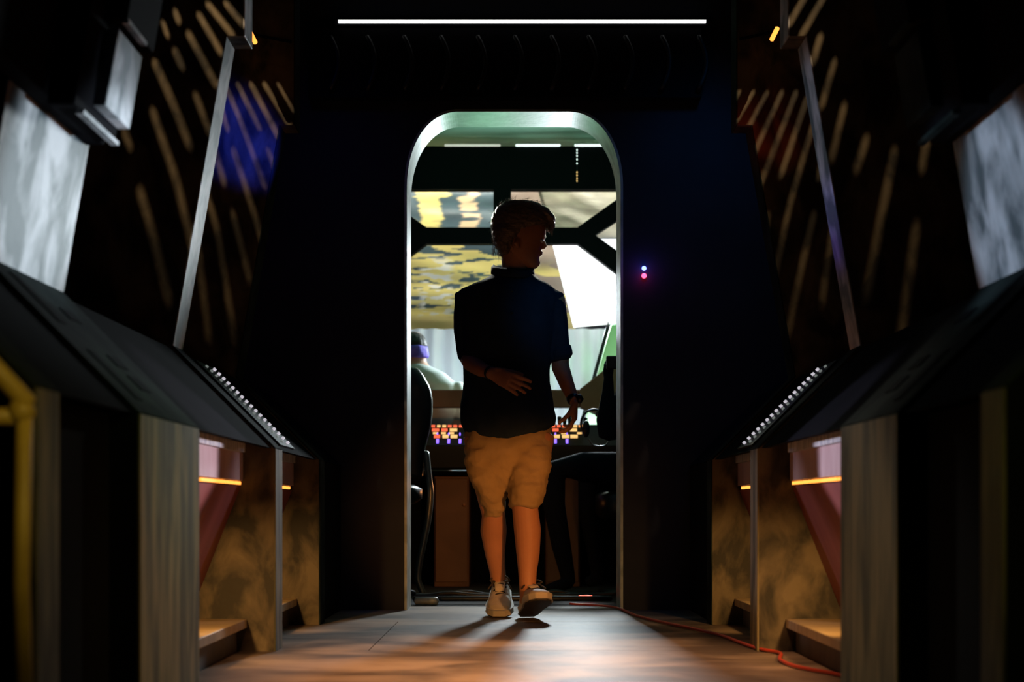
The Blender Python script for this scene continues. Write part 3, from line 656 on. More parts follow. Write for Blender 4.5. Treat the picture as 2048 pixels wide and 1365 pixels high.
for k in range(5):
    a = 2*math.pi*k/5; tube(bm, [(xs-0.27, Yc-0.2, 0.07), (xs-0.27+0.2*math.cos(a), Yc-0.2+0.2*math.sin(a), 0.025)], [0.02, 0.014], seg=8)
fin(bm, 'base', 'blackrub', ce, True)
lamp('chair_green', 'SPOT', (0.5, 9.0, 0.62), (0.35, 1.0, 0.7), 5, (-0.46, 7.75, 0.5), 0.05, angle=45)
# threshold bits: cables, pipe, glowing red tangle
Yt = 7.05
bm = bmesh.new(); tube(bm, [(-0.49, Yt, 0.028), (0.49, Yt+0.02, 0.028)], [0.014, 0.014], seg=10); tag(fin(bm, 'floor_pipe', 'blackrub', None, True), 'thin black pipe lying across the threshold behind the shoes', 'pipe')
for k, (pts, lab) in enumerate((([(828,1196),(860,1188),(900,1183),(940,1187),(975,1192),(1010,1196)], 'thick black cable humped on the bridge floor left of the shoes'),
                                ([(835,1190),(880,1193),(930,1181),(980,1187),(1050,1190),(1130,1194),(1160,1193)], 'long black cable crossing the bridge floor behind both shoes'),
                                ([(1080,1190),(1110,1180),(1150,1186),(1190,1188),(1232,1184)], 'short black cable on the bridge floor right of the shoes'))):
    q = [P(x, y, 7.55+0.05*k) for x, y in pts]; 
    for v_ in q: v_.z = max(0.013, min(v_.z-0.01, 0.03))
    bm = bmesh.new(); s = spline(q, 5); tube(bm, s, [0.012]*len(s), seg=8); tag(fin(bm, 'floor_cable', 'blackrub', None, True), lab, 'cable', 'black cables on the bridge floor')
q0 = P(831, 1209, 6.98); q1 = P(874, 1208, 6.98)
bm = bmesh.new(); tube(bm, [(q0.x, 6.98, 0.021), (q1.x-0.02, 6.98, 0.021), (q1.x, 6.98, 0.021)], [0.018, 0.018, 0.02], seg=12)
M['pipe'] = mat('grey_green_pipe', (0.12, 0.15, 0.14), 0.4, col2=(0.25, 0.29, 0.27), scale=14)
tag(fin(bm, 'short_tube', 'pipe', None, True), 'short grey tube on the floor at the left foot of the doorway', 'tube')
c0 = P(1172, 1196, 7.15); pts = []
for k in range(26):
    a = k*0.9; pts.append((c0.x+0.03*math.cos(a)*(1-0.1*math.sin(k)), 7.15+0.02*math.sin(a*1.3), 0.022+0.012*math.sin(a*0.7)**2))
bm = bmesh.new(); tube(bm, spline(pts, 3), [0.0060]*76, seg=6)
M['redglow'] = mat('glowing_red_coil', (0.4, 0.03, 0.02), 0.4, emit=(1.0, 0.08, 0.04), estr=3.2)
tag(fin(bm, 'glowing_coil', 'redglow', None, True), 'small glowing red tangle on the floor at the right of the doorway', 'light')
# headphones hanging at the right
hc = P(1188, 848, 8.2)
he = empty('headphones', hc, 'dark headphones hanging at the right edge of the doorway', 'headphones')
pts = [hc+Vector((0.075*math.cos(a), 0.01, 0.075*math.sin(a)*1.1)) for a in [math.radians(x) for x in range(30, 240, 15)]]
bm = bmesh.new(); tube(bm, pts, [(0.012, 0.007)]*len(pts), seg=10); fin(bm, 'headband', 'blackrub', he, True)
bm = bmesh.new(); ball(bm, hc+Vector((-0.045, 0, -0.03)), (0.022, 0.03, 0.05)); fin(bm, 'ear_cup', 'blackrub', he, True)
bm = bmesh.new(); ball(bm, hc+Vector((0.035, 0, 0.055)), (0.03, 0.022, 0.022)); fin(bm, 'ear_cup', 'blackrub', he, True)
cpts = spline([hc+Vector((-0.03, 0, -0.09)), hc+Vector((0.0, 0, -0.125)), hc+Vector((0.07, 0, -0.12)), hc+Vector((0.12, 0, -0.03))], 6)
bm = bmesh.new(); tube(bm, cpts, [0.004]*len(cpts), seg=8); fin(bm, 'cord', 'chairleg', he, True)
bm = bmesh.new(); cpts = spline([P(1216, 645, 10.17), P(1218, 665, 10.14), P(1224, 695, 10.12), P(1230, 732, 10.10), P(1238, 790, 10.1)], 6)
tube(bm, cpts, [0.0055]*len(cpts), seg=8); tag(fin(bm, 'hanging_cord', 'blackrub', None, True), 'black cord hanging down inside the right side of the doorway', 'cord')

# ------------------------------------------------------------------ people
def finger(bm, base, d, n, lens, rads, curl):
    p = Vector(base); d = Vector(d).normalized(); n = Vector(n).normalized(); pts = [p-d*0.02, p]; rr = [rads[0], rads[0]]
    ax = d.cross(n).normalized()
    for L_, c, r in zip(lens, curl, rads[1:]):
        d = (Matrix.Rotation(math.radians(c), 3, ax) @ d).normalized(); p = p+d*L_; pts.append(p); rr.append(r)
    tube(bm, pts, rr, seg=10, up=n)
def hand(bm, wrist, d, n, side, curl=(20, 30, 25), sc=1.0, thumb=(0.5, 25)):
    """d: along the hand, n: palm-facing normal, side: towards the thumb"""
    wrist = Vector(wrist); d = Vector(d).normalized(); n = Vector(n); n = (n-d*n.dot(d)).normalized()
    s = Vector(side); s = (s-d*s.dot(d)-n*s.dot(n)).normalized()
    tube(bm, [wrist-d*0.02, wrist+d*0.02*sc, wrist+d*0.05*sc, wrist+d*0.085*sc], [(0.026*sc, 0.018*sc), (0.032*sc, 0.017*sc), (0.040*sc, 0.016*sc), (0.038*sc, 0.013*sc)], seg=14, up=n)
    ls = (0.043, 0.048, 0.045, 0.034)
    for k in range(4):
        off = (0.030-0.020*k)*sc; L_ = ls[k]*sc
        finger(bm, wrist+d*(0.082-0.003*abs(k-1))*sc+s*off, d+s*(0.10-0.07*k), n, (L_, L_*0.62, L_*0.5), (0.0098*sc, 0.0092*sc, 0.0085*sc, 0.0072*sc), [c+3*k for c in curl])
    finger(bm, wrist+d*0.025*sc+s*0.026*sc, d*0.75+s*thumb[0]+n*0.35, n, (0.045*sc, 0.034*sc, 0.026*sc), (0.014*sc, 0.012*sc, 0.0105*sc, 0.009*sc), (5, thumb[1], 15))

YM = 6.15
def ring(l, r, py, ry, Y=YM):
    a = P(l, py, Y); b = P(r, py, Y); return ((a.x+b.x)/2, Y, a.z, (b.x-a.x)/2, ry)
# ---- body (one surface): head, neck, trunk, arms, hands, legs
bm = bmesh.new()
YH = 6.12
head = [  # (back px, front px, y, half depth, centre shift)
 (1022,1052,411,0.030),(1006,1072,416,0.050),(997,1082,424,0.064),(991,1089,436,0.073),(988,1092,450,0.077),(988,1092,463,0.078),(990,1091,474,0.077),
 (993,1087,482,0.074),(998,1086,490,0.070),(1003,1083,498,0.066),(1010,1081,504,0.062),(1020,1080,511,0.057),(1030,1079,518,0.052),(1040,1078,525,0.046),(1048,1077,531,0.038),(1056,1074,537,0.026)]
hloft(bm, [ring(a, b, y, ry, YH) for a, b, y, ry in head], 28, 2.15)
# brow, nose, lips, chin, ear
def hp(px, py, dy=0): return P(px, py, YH+dy)
tube(bm, [hp(1085.5, 478), hp(1088, 485), hp(1090.5, 492), hp(1087, 497)], [(0.006, 0.006), (0.008, 0.007), (0.011, 0.0085), (0.012, 0.006)], 10, up=Vector((1, 0, 0)))
ball(bm, hp(1081, 504.5), (0.011, 0.022, 0.0045)); ball(bm, hp(1080.5, 509), (0.011, 0.020, 0.005)); ball(bm, hp(1074, 526), (0.015, 0.018, 0.016))
tube(bm, [hp(1086, 475.5, -0.035), hp(1090, 474, 0), hp(1086, 475.5, 0.035)], [0.006, 0.007, 0.006], 8)
for s in (-1, 1):
    tube(bm, [hp(1036, 478, s*0.073), hp(1033, 486, s*0.080), hp(1037, 497, s*0.072)], [(0.010, 0.006), (0.015, 0.007), (0.007, 0.005)], 10, up=Vector((0, 1, 0)))
# neck and shoulders
hloft(bm, [ring(1000, 1062, 575, 0.07), ring(1002, 1058, 560, 0.062), ring(1003, 1056, 540, 0.058, YM-0.005), ring(1003, 1054, 520, 0.057, YM-0.015), ring(1004, 1056, 500, 0.055, YM-0.02)], 22, 2.1)
hloft(bm, [ring(942, 1094, 880, 0.10), ring(940, 1092, 850, 0.105), ring(940, 1090, 780, 0.10), ring(938, 1098, 700, 0.105), ring(935, 1105, 630, 0.105), ring(935, 1110, 595, 0.09), ring(960, 1085, 575, 0.075), ring(990, 1065, 562, 0.06)], 26, 2.4)
# arms
sh_l = P(934, 598, YM); el_l = P(938, 716, YM+0.01); wr_l = P(986, 748, 5.96)
tube(bm, [sh_l, P(934, 650, YM+0.01), el_l], [0.052, 0.047, 0.041])
tube(bm, [el_l, P(944, 727, 6.09), P(962, 739, 6.02), wr_l], [(0.041, 0.041), (0.040, 0.039), (0.034, 0.032), (0.025, 0.022)])
hand(bm, wr_l, P(1024, 764, 5.93)-wr_l, (0, 1, -0.15), (0.15, -0.1, 1), curl=(8, 16, 18), sc=0.98, thumb=(0.35, 12))
sh_r = P(1106, 598, YM); el_r = P(1120, 716, YM+0.03); wr_r = P(1148, 803, YM-0.06)
tube(bm, [sh_r, P(1115, 650, YM+0.02), el_r], [0.052, 0.047, 0.041])
tube(bm, [el_r, P(1121, 735, YM+0.02), P(1134, 770, YM-0.02), wr_r], [0.040, 0.039, 0.032, (0.024, 0.022)])
hand(bm, wr_r, (0.02, -0.02, -1), (-1, 0.12, -0.05), (-0.15, -1, 0), curl=(22, 34, 28), sc=0.94, thumb=(0.25, 15))
# legs
YL = 6.30; YR = 6.08
tube(bm, [P(965, 870, YM), P(978, 960, YM+0.02), P(987, 1030, YM+0.06), P(987, 1062, YM+0.10), P(990, 1109, YM+0.13), P(995, 1142, YM+0.16), P(998, 1168, YM+0.18), P(1001, 1192, YM+0.17)],
     [0.085, 0.072, 0.051, 0.058, 0.044, 0.036, 0.033, 0.036])
tube(bm, [P(1070, 870, YM), P(1060, 950, YM-0.03), P(1050, 1015, YM-0.08), P(1055, 1062, YM-0.06), P(1056, 1109, YM-0.05), P(1055, 1145, YM-0.05), P(1055, 1176, YM-0.06), P(1057, 1205, YM-0.09)],
     [0.085, 0.074, 0.056, 0.058, 0.050, 0.040, 0.036, 0.036])
man = remesh(bm, 'person', 0.0045, 'skin', None, 2)
tag(man, 'person walking through the doorway in navy shirt, khaki shorts, pale sneakers, head turned sideways', 'person')
for s in (-1, 1):
    bm = bmesh.new(); ball(bm, hp(1083.2, 482, s*0.031), (0.0105, 0.0105, 0.008)); fin(bm, 'eye', 'eye', man, True)
# ---- hair
bm = bmesh.new()
hr = [(1020,1062,403,0.030),(1004,1078,407,0.055),(994,1088,415,0.073),(986,1097,427,0.085),(982,1103,440,0.090),(981,1101,452,0.091),(983,1062,464,0.091),(985,1048,478,0.088),(989,1036,490,0.080),(996,1026,502,0.068),(1001,1016,512,0.055)]
hloft(bm, [ring(a, b, y, ry, YH) for a, b, y, ry in hr[::-1]], 30, 2.1)
tube(bm, [hp(1062, 415), hp(1088, 426), hp(1103, 441), hp(1105, 452), hp(1097, 464)], [(0.055, 0.02), (0.062, 0.024), (0.055, 0.020), (0.045, 0.012), (0.03, 0.005)], 12)
hair = remesh(bm, 'hair', 0.0045, 'hair', man, 2, disp=lambda c, n: 0.0035*noise.noise(Vector((c.x*40+c.z*60, c.y*110, c.z*25)))+0.002*noise.noise(c*120))
bm = bmesh.new()
def strand(p, d, L_, w_=0.0007, g=0.4):
    p = Vector(p); d = Vector(d).normalized(); pts = [p]
    for k in range(4): d = (d+Vector((0, 0, -g*0.25))).normalized(); p = p+d*L_/4; pts.append(p)
    tube(bm, pts, [w_*1.4, w_*1.2, w_, w_*0.8, w_*0.3], seg=3, cap=False)
for k in range(560):
    i = random.randrange(1, len(hr)-1); a, b, y, ry = hr[i]; c = ring(a, b, y, ry, YH); th = random.uniform(0, 2*math.pi)
    p = Vector((c[0]+c[3]*math.cos(th), c[1]+c[4]*math.sin(th), c[2]+random.uniform(-0.012, 0.012)))
    out = Vector((math.cos(th), math.sin(th), 0.5 if i < 3 else -0.2))
    dr = Vector((0.5, 0, 0.1)) if i < 5 else Vector((0.1, 0, -1))
    strand(p-out*0.004, out*0.45+dr+Vector((random.uniform(-.3, .3), random.uniform(-.3, .3), random.uniform(-.2, .2))), random.uniform(0.015, 0.034))
for k in range(150):
    strand(hp(random.uniform(1088, 1106), random.uniform(430, 456), random.uniform(-0.05, 0.05)), (random.uniform(0.0, 0.35)-0.1, random.uniform(-.2, .2), -1), random.uniform(0.02, 0.045), 0.0008)
for k in range(60):
    strand(hp(random.uniform(1004, 1076), random.uniform(403, 408), random.uniform(-0.04, 0.04)), (random.uniform(-.2, 1), random.uniform(-.3, .3), 0.8), random.uniform(0.012, 0.026), 0.0006, 0.9)
for k in range(90):
    strand(hp(random.uniform(983, 1001), random.uniform(470, 508), random.uniform(-0.05, 0.05)), (0.25, random.uniform(-.3, .3), -1), random.uniform(0.012, 0.028), 0.0007)
tag(fin(bm, 'loose_strands', 'hair', hair), kind='stuff')
# ---- shirt
def fold(c, n):
    v = 0.006*noise.noise(Vector((c.x*9+c.z*4, c.y*9, c.z*7)))+0.0035*noise.noise(Vector((c.x*24, c.y*24, c.z*13+c.x*10)))
    return v
bm = bmesh.new()
tr = [(928,1096,877,0.115),(925,1104,866,0.125),(923,1110,852,0.130),(921,1113,838,0.130),(921,1108,812,0.125),(925,1104,790,0.122),(928,1100,765,0.120),(928,1100,740,0.120),(925,1103,700,0.125),
      (922,1108,660,0.128),(918,1112,630,0.125),(914,1118,605,0.115),(916,1117,590,0.105),(922,1112,579,0.095),(944,1098,568,0.082),(968,1080,558,0.070),(982,1070,549,0.062)]
R_ = []
for a, b, y, ry in tr: R_.append(ring(a, b, y, ry))
hloft(bm, R_, 40, 2.35)
# curved hem: push the front and middle lower
for v in bm.verts:
    if v.co.z < P(0, 862, YM).z:
        t = (v.co.x-P(923, 0, YM).x)/(P(1110, 0, YM).x-P(923, 0, YM).x); v.co.z += 0.046*(1-4*t*(1-t))-0.010
tube(bm, [P(934, 590, YM), P(931, 630, YM), P(930, 665, YM+0.01), P(935, 700, YM+0.01), P(940, 716, YM+0.01)], [0.052, 0.051, 0.050, 0.049, 0.048], 18)
tube(bm, [P(1105, 590, YM), P(1112, 630, YM), P(1115, 665, YM+0.01), P(1117, 700, YM+0.02), P(1120, 718, YM+0.025)], [0.050, 0.050, 0.047, 0.048, 0.050], 18)
shirt = remesh(bm, 'shirt', 0.006, 'shirt', man, 3, disp=fold)
# rolled cuffs, collar, placket buttons
for pts, r in (([P(936, 697, YM+0.01), P(940, 714, YM+0.012)], 0.052), ([P(1117, 694, YM+0.02), P(1121, 715, YM+0.026)], 0.053)):
    bm = bmesh.new(); a, b = pts; d = (b-a); tube(bm, [a, a+d*0.1, b-d*0.1, b], [(r*0.94, r*0.94), (r, r), (r*1.02, r*1.02), (r*0.95, r*0.95)], 22)
    remesh(bm, 'cuff', 0.005, 'shirt', man, 2, disp=fold)
bm = bmesh.new(); nseg = 30; g = []
for j, (dr, zz) in enumerate(((0.0, 0.0), (0.006, -0.030), (0.016, -0.034), (0.014, -0.005), (0.004, 0.006))):
    row = []
    for k in range(nseg):
        a = 2*math.pi*k/nseg; front = max(0, -math.sin(a))
        cx_ = (P(989, 0, YM).x+P(1062, 0, YM).x)/2; rx = (P(1062, 0, YM).x-P(989, 0, YM).x)/2
        row.append(bm.verts.new((cx_+(rx+dr)*math.cos(a), YM+(0.066+dr)*math.sin(a)-0.004, P(0, 532, YM).z+zz-0.028*front-0.010*max(0, math.cos(a)))))
    g.append(row)
for j in range(5):
    for k in range(nseg): bm.faces.new((g[j][k], g[j][(k+1)%nseg], g[(j+1)%5][(k+1)%nseg], g[(j+1)%5][k]))
fin(bm, 'collar', 'shirt', man, True)
for k in range(6):
    p = P(1024, 590+k*44, YM); p.y = YM-0.128+(0.02 if k == 0 else 0)
    bm = bmesh.new(); tube(bm, [p, p+Vector((0, -0.004, 0))], [0.0055, 0.0055], 10, up=Vector((1, 0, 0))); fin(bm, 'button', 'watch', man, True)
# ---- shorts
bm = bmesh.new()
hloft(bm, [ring(962,1085,985,0.06), ring(950,1090,970,0.085), ring(936,1097,945,0.11), ring(929,1101,918,0.125), ring(928,1103,890,0.125), ring(929,1103,865,0.118), ring(934,1099,850,0.110)], 34, 2.4)
hloft(bm, [ring(968,1006,1036,0.066,YM+0.05), ring(966,1013,1024,0.078,YM+0.05), ring(955,1015,992,0.092,YM+0.03), ring(944,1017,962,0.105,YM+0.01), ring(930,1018,925,0.115,YM), ring(930,1018,900,0.115,YM)], 28, 2.3)
hloft(bm, [ring(1021,1078,1016,0.070,YM-0.08), ring(1017,1083,1010,0.084,YM-0.08), ring(1016,1089,989,0.094,YM-0.07), ring(1015,1094,962,0.104,YM-0.05), ring(1014,1102,925,0.115,YM-0.02), ring(1014,1102,895,0.115,YM)], 28, 2.3)
def foldp(c, n):
    return 0.010*noise.noise(Vector((c.x*11, c.y*9, c.z*5+c.x*3)))+0.009*noise.noise(Vector((c.x*14+c.z*22, c.y*12, c.z*26-c.x*12)))+0.002*noise.noise(c*60)
shorts = remesh(bm, 'shorts', 0.005, 'shorts', man, 2, disp=foldp)
# ---- bracelet and watch
bm = bmesh.new(); a = wr_l-(wr_l-P(962, 739, 6.02)).normalized()*0.02; d = (wr_l-P(962, 739, 6.02)).normalized()
tube(bm, [a-d*0.006, a, a+d*0.006], [0.0285, 0.030, 0.028], 20); fin(bm, 'bracelet', 'watch', man, True)
d = (wr_r-P(1134, 770, YM-0.02)).normalized(); a = wr_r-d*0.012
bm = bmesh.new(); tube(bm, [a-d*0.012, a-d*0.006, a+d*0.006, a+d*0.012], [0.0265, 0.0285, 0.0285, 0.0265], 20); wb = fin(bm, 'watch_strap', 'watch', man, True)
bm = bmesh.new(); tube(bm, [a+Vector((0.024, -0.004, 0)), a+Vector((0.033, -0.006, 0)), a+Vector((0.037, -0.006, 0))], [0.021, 0.021, 0.016], 18, up=Vector((0, 0, 1))); fin(bm, 'watch_case', 'watch', wb, True)
# ---- sneakers
def shoe(name_loc, heading, pitch, label=None):
    """local frame: x across, y from heel (0) to toe (0.29) , z up; heading rotates, pitch lifts the toe about the heel"""
    Rm = Matrix.Translation(name_loc) @ Matrix.Rotation(heading, 4, 'Z') @ Matrix.Rotation(pitch, 4, 'X') @ Matrix.Diagonal((1.14, 1.08, 1.12, 1))
    T = lambda b: bmesh.ops.transform(b, matrix=Rm, verts=b.verts)
    ys = [0.0, 0.03, 0.08, 0.13, 0.18, 0.225, 0.262, 0.284]
    hw = [0.024, 0.035, 0.037, 0.038, 0.045, 0.049, 0.040, 0.018]
    def lay(zlo, zhi, grow):
        b = bmesh.new(); top = []; bot = []
        L_ = [(-w_-grow, y) for y, w_ in zip(ys, hw)]+[(w_+grow, y) for y, w_ in list(zip(ys, hw))[::-1]]
        A = [b.verts.new((x, y+(grow if y > 0.27 else (-grow if y < 0.01 else 0)), zlo)) for x, y in L_]; C_ = [b.verts.new((x, y+(grow if y > 0.27 else (-grow if y < 0.01 else 0)), zhi)) for x, y in L_]
        b.faces.new(A); b.faces.new(C_[::-1]); n = len(L_)
        for i in range(n): b.faces.new((A[i], A[(i+1)%n], C_[(i+1)%n], C_[i]))
        return b
    b = bmesh.new()
    # upper as rings across y
    secs = [(0.004, 0.022, 0.085), (0.03, 0.034, 0.092), (0.07, 0.036, 0.095), (0.105, 0.037, 0.098), (0.14, 0.039, 0.088), (0.18, 0.044, 0.070), (0.225, 0.047, 0.056), (0.262, 0.038, 0.046), (0.282, 0.020, 0.034)]
    rings_ = []
    for y, hw_, top in secs:
        r = []
        for k in range(18):
            a_ = 2*math.pi*k/18; c, s = math.cos(a_), math.sin(a_)
            x = hw_*math.copysign(abs(c)**0.75, c)*(1-0.30*max(0, s)*(top > 0.06)); z = 0.015+(top-0.015)*(0.5+0.5*math.copysign(abs(s)**0.8, s))
            r.append(b.verts.new((x, y, z)))
        rings_.append(r)
    for p_, q_ in zip(rings_, rings_[1:]):
        for k in range(18): b.faces.new((p_[k], p_[(k+1)%18], q_[(k+1)%18], q_[k]))
    b.faces.new(rings_[0]); b.faces.new(rings_[-1][::-1])
    T(b); up = remesh(b, 'shoe', 0.0035, 'shoe', man, 3, disp=lambda c, n: 0.0015*noise.noise(c*45))
    b = lay(0.006, 0.030, 0.004); T(b); fin(b, 'sole', 'sole', up, bevel=0.003)
    b = lay(0.0, 0.0058, 0.001); T(b); fin(b, 'outsole', 'outsole', up)
    b = bmesh.new(); tube(b, [(-0.026, 0.075, 0.092), (0.0, 0.09, 0.108), (0.026, 0.075, 0.092)], [0.006, 0.008, 0.006], 10); tube(b, [(0, 0.10, 0.100), (0, 0.135, 0.093), (0, 0.175, 0.075)], [(0.020, 0.006), (0.022, 0.006), (0.018, 0.004)], 12); T(b); fin(b, 'tongue', 'shoe', up, True)
    for k in range(6):
        y = 0.112+0.015*k; z = 0.101-0.0055*k-(0.002*k if k > 2 else 0); hw_ = 0.024
        b = bmesh.new(); s = 1 if k % 2 else -1
        tube(b, [(-hw_, y-0.005*s, z-0.010), (-hw_*0.5, y-0.002*s, z+0.001), (0, y, z+0.004), (hw_*0.5, y+0.002*s, z+0.001), (hw_, y+0.005*s, z-0.010)], [0.0042]*5, 6); T(b); fin(b, 'lace', 'lace', up, True)
    b = bmesh.new()
    for s in (-1, 1):
        tube(b, spline([(0, 0.112, 0.106), (s*0.020, 0.118, 0.118), (s*0.038, 0.135, 0.105), (s*0.020, 0.128, 0.100), (0, 0.114, 0.105)], 4), [0.0034]*17, 6)
        tube(b, spline([(0, 0.112, 0.105), (s*0.025, 0.135, 0.098), (s*0.046, 0.155, 0.075)], 4), [0.0032]*9, 6)
    T(b); fin(b, 'lace_bow', 'lace', up, True)
# local +y must point toward the camera (-Y): heading = pi +- toe-out
hl = P(1003, 1225, 6.44); shoe(Vector((hl.x-0.002, 6.46, 0.079)), math.pi-0.02, math.radians(-14.5))
hr_ = P(1055, 1240, 6.17); shoe(Vector((hr_.x-0.002, 6.18, 0.004)), math.pi+0.20, math.radians(17))

# ---- seated person beyond the ledge, seen from behind (left)
YP = 9.45
bm = bmesh.new()
hloft(bm, [ring(800,925,905,0.12,YP), ring(795,930,860,0.12,YP), ring(790,926,800,0.13,YP), ring(790,912,770,0.12,YP), ring(795,885,745,0.10,YP), ring(803,858,732,0.07,YP), ring(808,852,722,0.055,YP)], 26, 2.3)
hloft(bm, [ring(808,852,735,0.06,YP), ring(806,853,715,0.055,YP), ring(800,852,700,0.07,YP), ring(796,852,685,0.075,YP), ring(800,848,672,0.06,YP), ring(810,838,665,0.035,YP)], 20, 2.1)
tube(bm, [P(908, 780, YP), P(925, 830, YP-0.05), P(905, 868, YP-0.1)], [0.06, 0.05, 0.04])
# hips and legs down to the floor
tube(bm, [P(860, 895, YP), P(860, 1000, YP+0.05), P(860, 1020, YP+0.35), P(860, 1100, YP+0.42), (P(860, 0, YP).x, YP+0.42, 0.06)], [0.15, 0.14, 0.085, 0.06, 0.05])
tube(bm, [P(830, 895, YP), P(825, 1000, YP+0.05), P(820, 1020, YP+0.35), P(820, 1100, YP+0.42), (P(820, 0, YP).x, YP+0.42, 0.06)], [0.15, 0.14, 0.085, 0.06, 0.05])
p2 = remesh(bm, 'person', 0.012, 'skin2', None, 3); tag(p2, 'person bent over beyond the ledge in pale grey shirt and blue violet headband', 'person')
bm = bmesh.new()
hloft(bm, [ring(797,927,915,0.13,YP), ring(792,933,860,0.13,YP), ring(787,929,800,0.14,YP), ring(788,916,770,0.13,YP), ring(793,890,747,0.11,YP), ring(803,862,734,0.08,YP), ring(812,850,729,0.062,YP)], 28, 2.3)
tube(bm, [P(908, 775, YP), P(925, 820, YP-0.04), P(918, 845, YP-0.07)], [0.072, 0.064, 0.058])
remesh(bm, 'shirt', 0.010, 'greyshirt', p2, 3, disp=lambda c, n: 0.006*noise.noise(Vector((c.x*9, c.y*9, c.z*9))))
bm = bmesh.new(); hloft(bm, [ring(797,854,700,0.08,YP), ring(793,856,692,0.085,YP), ring(794,854,684,0.086,YP), ring(799,849,674,0.075,YP), ring(806,843,668,0.055,YP), ring(815,832,664,0.03,YP)], 22, 2.1); remesh(bm, 'hair', 0.008, 'darkhair', p2, 3, disp=lambda c, n: 0.003*noise.noise(c*60))
bm = bmesh.new(); tube(bm, [P(794, 697, YP), P(826, 697, YP-0.086), P(856, 703, YP)], [0.01]*3)
bm.free(); bm = bmesh.new()
hloft(bm, [ring(800,857,717,0.078,YP), ring(796,858,710,0.088,YP), ring(795,857,698,0.092,YP), ring(796,855,693,0.086,YP)], 24, 2.1); remesh(bm, 'headband', 0.008, 'cap', p2, 2, disp=lambda c, n: 0.004*noise.noise(c*30))
# stool under that person
bm = bmesh.new(); xx = P(842, 0, YP).x
hloft(bm, [(xx, YP+0.05, 0.33, 0.17, 0.17), (xx, YP+0.05, 0.40, 0.19, 0.19), (xx, YP+0.05, 0.42, 0.17, 0.17)], 24, 2)
tube(bm, [(xx, YP+0.05, 0.34), (xx, YP+0.05, 0.0)], [0.04, 0.12], cap=False)
tag(fin(bm, 'stool', 'blackrub', None, True), 'black stool under the person bent over beyond the ledge', 'stool')

# ---- seated person at the right, dark clothes, one forearm raised
YS = 7.95
bm = bmesh.new()
hip = P(1270, 945, YS)
tube(bm, [hip, P(1225, 938, YS-0.02), P(1165, 935, YS-0.05), P(1112, 940, YS-0.08), P(1108, 1010, YS-0.06), P(1122, 1090, YS), P(1135, 1150, YS+0.03), P(1137, 1168, YS+0.03)], [0.10, 0.095, 0.085, 0.065, 0.062, 0.055, 0.042, 0.04])
tube(bm, [P(1137, 1165, YS+0.03), P(1120, 1172, YS-0.02), P(1095, 1178, YS-0.08)], [(0.04, 0.038), (0.04, 0.033), (0.035, 0.022)])
hip2 = P(1290, 945, YS+0.22)
tube(bm, [hip2, P(1225, 945, YS+0.24), P(1180, 950, YS+0.25), P(1178, 1020, YS+0.25), P(1190, 1100, YS+0.26), P(1198, 1160, YS+0.26)], [0.10, 0.09, 0.065, 0.06, 0.05, 0.04])
tube(bm, [P(1198, 1158, YS+0.26), P(1175, 1165, YS+0.22)], [0.04, 0.03])
hloft(bm, [ring(1235,1315,960,0.16,YS+0.08), ring(1232,1320,900,0.15,YS+0.08), ring(1236,1318,820,0.15,YS+0.08), ring(1236,1322,760,0.17,YS+0.08), ring(1248,1312,735,0.13,YS+0.08), ring(1266,1300,720,0.06,YS+0.08), ring(1266,1298,700,0.055,YS+0.08)], 24, 2.3)
hloft(bm, [ring(1270,1290,704,0.03,YS+0.08), ring(1258,1302,690,0.06,YS+0.08), ring(1250,1310,660,0.075,YS+0.08), ring(1250,1310,635,0.075,YS+0.08), ring(1258,1304,612,0.06,YS+0.08), ring(1270,1292,603,0.03,YS+0.08)], 20, 2.1)
ball(bm, P(1248, 668, YS+0.08), (0.018, 0.014, 0.025))
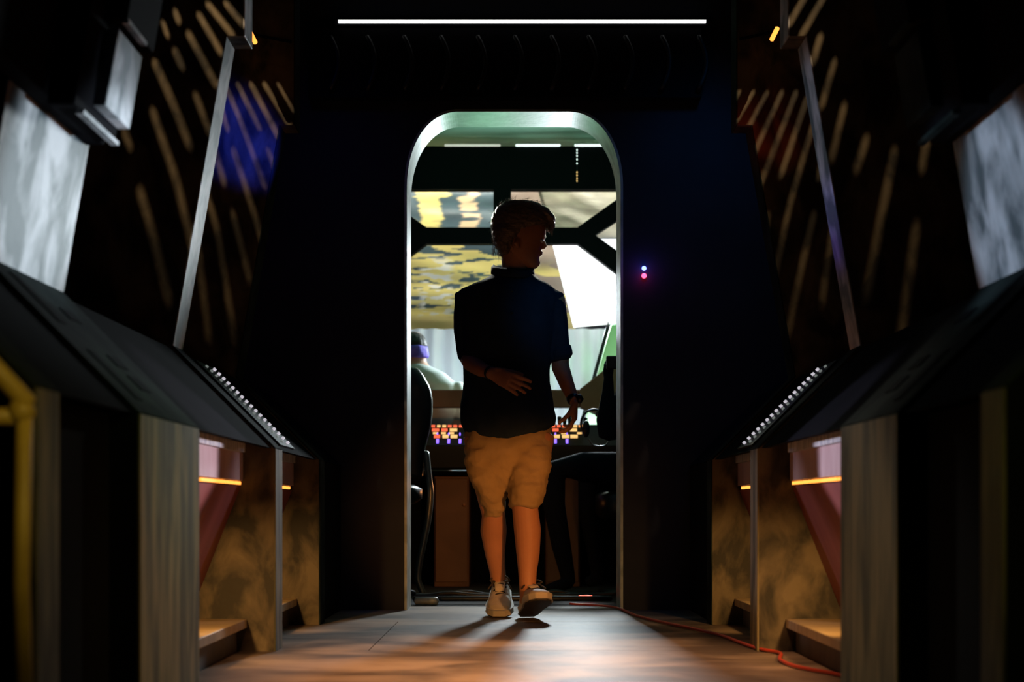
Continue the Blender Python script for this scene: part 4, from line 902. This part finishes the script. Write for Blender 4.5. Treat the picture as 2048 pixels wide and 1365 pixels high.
tube(bm, [P(1258, 760, YS-0.06), P(1240, 820, YS-0.10), P(1217, 872, YS-0.12)], [0.055, 0.052, 0.052])
tube(bm, [P(1217, 872, YS-0.12), P(1212, 840, YS-0.13), P(1216, 790, YS-0.13), P(1217, 755, YS-0.12)], [0.055, 0.055, 0.036, 0.026])
hand(bm, P(1217, 757, YS-0.12), (0.02, 0, 1), (0.6, 0.6, 0), (-0.7, 0.3, 0.2), curl=(40, 55, 40), sc=0.95)
p3 = remesh(bm, 'person', 0.007, 'darkcloth', None, 3)
tag(p3, 'person in dark clothes seated half hidden behind the right door edge, forearm raised', 'person')
bm = bmesh.new(); hloft(bm, [ring(1262,1312,672,0.08,YS+0.08), ring(1254,1314,640,0.085,YS+0.08), ring(1254,1312,618,0.08,YS+0.08), ring(1266,1300,602,0.05,YS+0.08)], 20, 2.1); remesh(bm, 'hair', 0.01, 'darkhair', p3, 2)
bm = bmesh.new(); box(bm, P(1209, 0, YS).x, P(1234, 0, YS).x, YS-0.16, YS-0.13, P(0, 744, YS).z, P(0, 718, YS).z)
o = fin(bm, 'handset', 'blackrub', None, bevel=0.006); tag(o, 'small black handset held up at the right edge of the doorway', 'handset')
ce = empty('chair', (P(1275, 0, YS).x, YS+0.1, 0), 'dark stool chair under the seated person at the right', 'chair')
bm = bmesh.new(); hx = P(1275, 0, YS).x
hloft(bm, [(hx, YS+0.1, 0.42, 0.2, 0.2), (hx, YS+0.1, 0.45, 0.23, 0.23), (hx, YS+0.1, 0.55, 0.23, 0.23), (hx, YS+0.1, 0.57, 0.2, 0.2)], 22, 3); fin(bm, 'seat', 'chair', ce, True)
bm = bmesh.new(); tube(bm, [(hx, YS+0.1, 0.45), (hx, YS+0.1, 0.03)], [0.03, 0.03]); fin(bm, 'column', 'blackrub', ce, True)
bm = bmesh.new(); hloft(bm, [(hx, YS+0.1, 0.0, 0.22, 0.22), (hx, YS+0.1, 0.02, 0.21, 0.21), (hx, YS+0.1, 0.04, 0.05, 0.05)], 22, 2); fin(bm, 'base', 'blackrub', ce, True)
